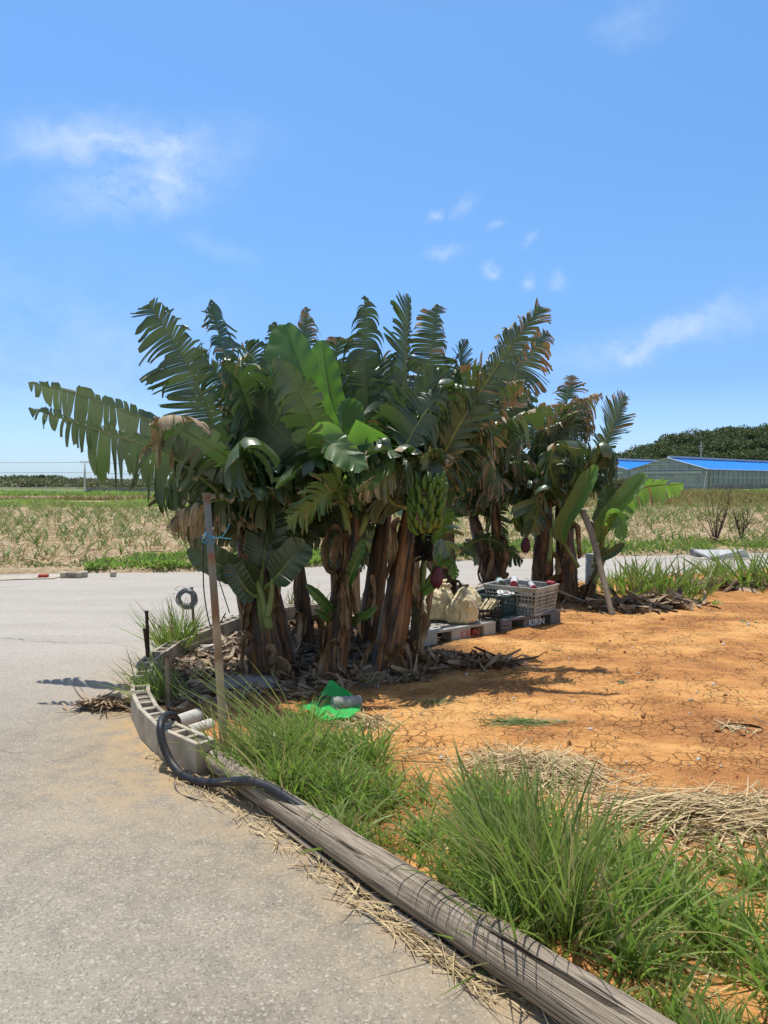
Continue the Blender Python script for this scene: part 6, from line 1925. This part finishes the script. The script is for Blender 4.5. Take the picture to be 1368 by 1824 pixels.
band('far_weeds', (-26, 2), (50.5, 54.5), 2600, .5, .06, 'drygrass', 'dull grass along the ditch bank', 2, .3)
band('far_weeds', (-50, 6), (67, 80), 8000, .36, .12, 'grass_light', 'green grass field before the white railing', 3, .12)
band('tall_dry_grass', (7, 34), (43, 62), 16000, .60, .08, 'drygrass', 'tall yellow green grass band before the greenhouses', 4, .15, .2)
band('tall_dry_grass', (14, 50), (64, 98), 9000, .28, .12, 'grass', 'lower green grass before the greenhouses', 5, .2, .3)
band('tall_dry_grass', (9, 40), (39, 44), 4500, .45, .06, 'drygrass', 'short dry grass edging the field', 6, .4, .3)

# pale stones by field edge right
mb = MB()
rs = np.random.RandomState(2)
for k in range(22):
    p = at(rs.uniform(1210, 1310), 902 + rs.normal(0, 1), 42); p[2] = .0
    s = rs.uniform(.1, .3)
    mb.box(p, (s * 2.5, 0, 0), (.05, s, 0), (0, .03, s * .8))
tag(mb.build('rubble', 'dullconcrete'), 'pale rubble strip at the far edge of the field', None, None, 'stuff')

# ------------------------------------------------------------------ background
def railing():
    Yr = 82.0
    x0, x1 = at(-60, 870, Yr)[0], at(152, 870, Yr)[0]
    zt = at(0, 868, Yr)[2]
    root = empty('white_railing', (x0, Yr, 0))
    tag(root, 'long low white railing at the far left', 'railing')
    o = np.array([x0, Yr, 0])
    m = MB()
    for k, x in enumerate(np.arange(x0, x1 + .01, 1.4)):
        m2 = MB(); m2.box((x, Yr, -.1), (.08, 0, 0), (0, .08, 0), (0, 0, zt + .14 + (0.06 if k % 3 == 0 else 0)))
        m2.build('post', 'white', root, o)
    for z, hh in ((zt - .05, .06), (zt * .5, .04), (.1, .05)):
        m2 = MB(); m2.box((x0, Yr - .03, z), (x1 - x0, 0, 0), (0, .03, 0), (0, 0, hh)); m2.build('rail', 'white', root, o)
    # mesh infill
    m2 = MB()
    for x in np.arange(x0, x1, .2):
        m2.box((x, Yr + .02, .1), (.018, 0, 0), (0, .01, 0), (0, 0, zt - .15))
    m2.build('mesh_infill', 'steel', root, o)
railing()
mb = MB(); a, b = at(152, 874, 86.), at(330, 873, 92.)
a[2] = b[2] = -.1
mb.box(a, b - a, (0, .3, 0), (0, 0, .62))
tag(mb.build('low_wall', 'dullconcrete', None, a), 'low grey concrete wall right of the white railing', 'wall')

def power_pole(px, ytop, Yv, lab, r=.12):
    p = at(px, 880, Yv); p[2] = -.1
    tp = at(px, ytop, Yv)
    m = MB(); m.tube([p, tp], [r * 1.1, r * .8], 10)
    o = m.build('utility_pole', 'board', None, p, smooth=True)
    tag(o, lab, 'utility pole')
    m = MB(); m.box(tp + (-.5, -.05, -.15), (1.0, 0, 0), (0, .08, 0), (0, 0, .08)); m.build('crossarm', 'steel', o, p)
    return tp
t1 = power_pole(151, 821, 84., 'thin utility pole at the end of the white railing')
t2 = power_pole(206, 806, 120., 'utility pole far behind, half hidden by hanging leaves', .10)
for (y0, y1, lab) in ((824, 823, 'upper power line crossing the sky at the far left'), (842, 842, 'lower power line crossing the sky at the far left')):
    a, b, c = at(-400, y0 - 6, 84.), at(151, y0, 84.), at(700, y1 + 6, 84.)
    m = MB()
    q = np.concatenate([spline([a, (a + b) / 2 + (0, 0, -.15), b], 20), spline([b, (b + c) / 2 + (0, 0, -.25), c], 24)[1:]])
    m.tube(q, .017, 5, False)
    tag(m.build('power_line', 'rubber', None, b), lab, 'power line')

def crown_blades(mb, c, rx, ry, rz, n, size, rs, light=1.0):
    u = nrm(rs.normal(0, 1, (n, 3)))
    u[:, 2] = np.abs(u[:, 2]) * rs.choice([1, 1, 1, -.5], n)
    rad = rs.uniform(.72, 1.04, n)
    p = np.asarray(c) + u * rad[:, None] * (rx, ry, rz)
    d = nrm(u + rs.normal(0, .6, (n, 3)))
    col = np.zeros((n, 3)); col[:, 1] = np.clip(.25 + .65 * u[:, 2] * rad + rs.normal(0, .22, n), 0, 1) * light; col[:, 0] = rs.uniform(0, .25, n)  # paler towards crown tops: light from above painted into the blade colour
    blades(mb, p, d, size * rs.uniform(.5, 1.4, n), size * .8, rs.normal(0, size * .2, (n, 3)), 2, col, np.array([.4, 1, .2]))

def far_scrub():
    rs = np.random.RandomState(21)
    mb = MB()
    for k in range(90):
        Yv = rs.uniform(120, 175)
        px = rs.uniform(-80, 420)
        x = (px - 684) / F * Yv
        topy = 854 - 3 * math.exp(-((px - 60) / 60) ** 2) + rs.uniform(-1, 9)
        h = max(.7, CAMH + (853 - topy) / F * Yv)
        w = rs.uniform(2.5, 5.5)
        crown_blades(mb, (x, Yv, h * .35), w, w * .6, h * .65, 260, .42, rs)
    tag(mb.build('far_scrub', 'shrub_leaf'), 'dull green scrub along the far left horizon', None, None, 'stuff')
    mb = MB()
    for k in range(34):
        Yv = rs.uniform(180, 220)
        px = rs.uniform(-60, 300)
        x = (px - 684) / F * Yv
        top = 851 - 4 * math.exp(-((px - 35) / 30) ** 2) - 4 * math.exp(-((px - 105) / 22) ** 2) + 4 * (px > 130) + rs.uniform(-1, 3)
        h = CAMH + (853 - top) / F * Yv
        w = rs.uniform(2.5, 5)
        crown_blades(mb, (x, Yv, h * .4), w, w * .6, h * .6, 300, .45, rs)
    tag(mb.build('far_treeline', 'tree_leaf'), 'dark low trees behind the scrub at the far left', None, None, 'stuff')
    # layered little conifer
    p = at(75, 860, 165.); p[2] = 0
    root = empty('pine_tree', p)
    tag(root, 'single layered pine sticking out of the far left scrub', 'tree')
    zt = at(75, 848, 165.)[2]
    mb = MB(); mb.tube([p, (p[0], p[1], zt)], [.16, .05], 7); mb.build('trunk', 'bark', root, p)
    mb = MB()
    for z, w in ((zt, .5), (zt - .45, 1.1), (zt - .95, 1.4), (zt - 1.4, 1.2)):
        crown_blades(mb, (p[0], p[1], z - .1), w, w, .16, 160, .28, rs, .5)
    mb.build('crown', 'tree_leaf', root, p)
far_scrub()

def hill():
    def ridge(px):
        return np.interp(px, [900, 1000, 1060, 1110, 1140, 1180, 1215, 1250, 1290, 1330, 1370, 1450, 1600], [838, 828, 818, 808, 797, 777, 772, 769, 764, 768, 759, 752, 750])
    Yh = 270.
    pxs = np.linspace(880, 1620, 50)
    rows = np.linspace(0, 1, 10)
    V = np.zeros((50, 10, 3))
    for i, px in enumerate(pxs):
        zt = CAMH + (853 - ridge(px)) / F * Yh - 3.5
        for j, t in enumerate(rows):
            Yv = Yh - 45 + 45 * t if t < .99 else Yh + 30
            V[i, j] = ((px - 684) / F * Yh, Yv, max(-.5, zt * math.sin(min(1, t * 1.1) * math.pi / 2)) if t < .99 else zt * .6)
    mb = MB(); mb.grid(V)
    tag(mb.build('hill', 'hillsoil', smooth=True), 'low hill behind the greenhouses', kind='structure')
    rs = np.random.RandomState(9)
    mb = MB()
    for k in range(230):
        px = rs.uniform(1000, 1480)
        t = rs.uniform(.12, 1.0) ** .8
        Yv = Yh - 45 + 45 * t
        zt = CAMH + (853 - ridge(px)) / F * Yh - 3.8
        z = zt * math.sin(min(1, t * 1.1) * math.pi / 2)
        r = rs.uniform(2.2, 4.6)
        if z < .5 and px < 1100: r = min(r, 2.2)
        x = (px - 684) / F * Yh
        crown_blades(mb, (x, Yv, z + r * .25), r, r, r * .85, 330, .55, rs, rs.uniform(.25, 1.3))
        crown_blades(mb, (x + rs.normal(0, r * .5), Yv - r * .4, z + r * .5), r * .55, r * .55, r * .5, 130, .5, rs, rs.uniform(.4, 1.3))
    tag(mb.build('hill_woodland', 'tree_leaf'), 'dense dark evergreen wood covering the hill', None, None, 'stuff')
hill()

def pylon():
    Yv = 190.
    p = at(1249, 822, Yv); tp = at(1249, 786, Yv)
    p[2] = 0
    root = empty('power_mast', p)
    tag(root, 'pale power mast with crossarms behind the greenhouse roof', 'power mast')
    m = MB(); m.tube([p, tp], [.28, .12], 8); m.build('mast', 'steel', root, p)
    for py, w in ((795, 1.7), (799, 1.2), (803, .8)):
        q = at(1249, py, Yv)
        m = MB(); m.box(q + (-w / 2, -.1, 0), (w, 0, 0), (0, .2, 0), (0, 0, .14)); m.build('crossarm', 'steel', root, p)
pylon()

def greenhouse():
    cx, cy = at(1262, 850, 104.)[0], 104.
    g = np.array([-.72, .69, 0]); g /= np.linalg.norm(g)        # along the gable ends
    s = np.array([.69, .72, 0]); s /= np.linalg.norm(s)         # along the side wall
    z = np.array([0, 0, 1.])
    c = np.array([cx, cy, -.12])
    W, EV, RG, L = 11.4, 2.92, 4.55, 70.0
    root = empty('greenhouse', c)
    tag(root, 'twin gabled film greenhouse with bright blue roofs at the far right', 'greenhouse')
    def poly(name, pts, mat, th=.04, off=0):
        m = MB(); m.add(pts, [list(range(len(pts)))]); return m.build(name, mat, root, c)
    def bars(name, segs, r, mat):
        m = MB()
        for a, b in segs: m.tube([a, b], r, 5)
        return m.build(name, mat, root, c)
    # side wall with concrete base
    m = MB(); m.box(c + s * 1.5 - g * -.02 - g * .12, s * (L - 1.5), g * .1, z * .78); m.build('base_wall', 'dullconcrete', root, c)
    poly('side_wall', [c, c + s * L, c + s * L + z * EV, c + z * EV], 'film_wall')
    n = -g
    bars('wall_frame', [(c + s * k + n * .04, c + s * k + n * .04 + z * EV) for k in np.arange(0, L, 1.9)] + [(c + n * .04 + z * h, c + s * L + n * .04 + z * h) for h in (EV, EV * .62)], .07, 'whiteroof')
    for k in range(3):
        o = c + g * W * k
        # gable
        pk = o + g * W / 2 + z * RG
        poly('gable_wall', [o + s * 0, o + z * EV, pk, o + g * W + z * EV, o + g * W], 'film_gable' if True else '')
        fr = []
        for q in np.linspace(0, 1, 9):
            hh = EV + (RG - EV) * (1 - abs(2 * q - 1))
            fr.append((o + g * W * q - s * .05, o + g * W * q - s * .05 + z * hh))
        for h in (1.9, EV, EV + .75):
            ins = 0 if h <= EV else (h - EV) / (RG - EV) / 2
            fr.append((o + g * W * ins - s * .05 + z * h, o + g * W * (1 - ins) - s * .05 + z * h))
        fr += [(o + z * EV - s * .06, pk - s * .06), (pk - s * .06, o + g * W + z * EV - s * .06)]
        bars('gable_frame', fr, .07, 'whiteroof')
        m = MB(); m.box(o + g * .8 - s * .14 + z * (EV - .55), g * (W - 3.0), -s * .1, z * .28); m.build('rolled_curtain', 'whiteroof', root, c)
        # interior dark crop rows so the film is not empty
        # roofs
        ov = -s * .25
        m = MB()
        a0 = o - g * .25 + z * (EV - .05); 
        if k == 0:
            m.add([a0 + ov, a0 + s * L, pk + s * L, pk + ov], [[0, 1, 2, 3]])
        else:
            m.add([o + z * (EV + .05) + ov, o + z * (EV + .05) + s * L, pk + s * L, pk + ov], [[0, 1, 2, 3]])
        m.build('blue_roof_sheet', 'blueroof', root, c)
        m = MB(); b0 = o + g * W + z * (EV + .05)
        m.add([pk + ov, pk + s * L, b0 + s * L, b0 + ov], [[0, 1, 2, 3]]); m.build('rear_roof_sheet', 'whiteroof', root, c)
        m = MB(); m.box(pk - g * .4 + s * .8 + z * .02, s * (L - .8), g * .8, z * .28); m.build('ridge_vent', 'whiteroof', root, c)
    # corner downpipe and lean brace
    bars('corner_post', [(c + n * .15 - s * .1, c + n * .15 - s * .1 + z * EV)], .12, 'wood_prop')
    bars('brace', [(c - s * 1.6, c - s * .6 + z * 2.6)], .05, 'steel')
greenhouse()
# dull shrubs in front of the greenhouse
mb = MB(); rs = np.random.RandomState(31)
for px in (1090, 1100, 1118, 1150, 1158):
    p = at(px, 868, 88.)
    crown_blades(mb, (p[0], 88., .5), 1.2, .9, .9, 240, .3, rs)
tag(mb.build('dry_shrubs', 'shrub_leaf'), 'dry brownish shrubs before the left greenhouse gable', None, None, 'stuff')
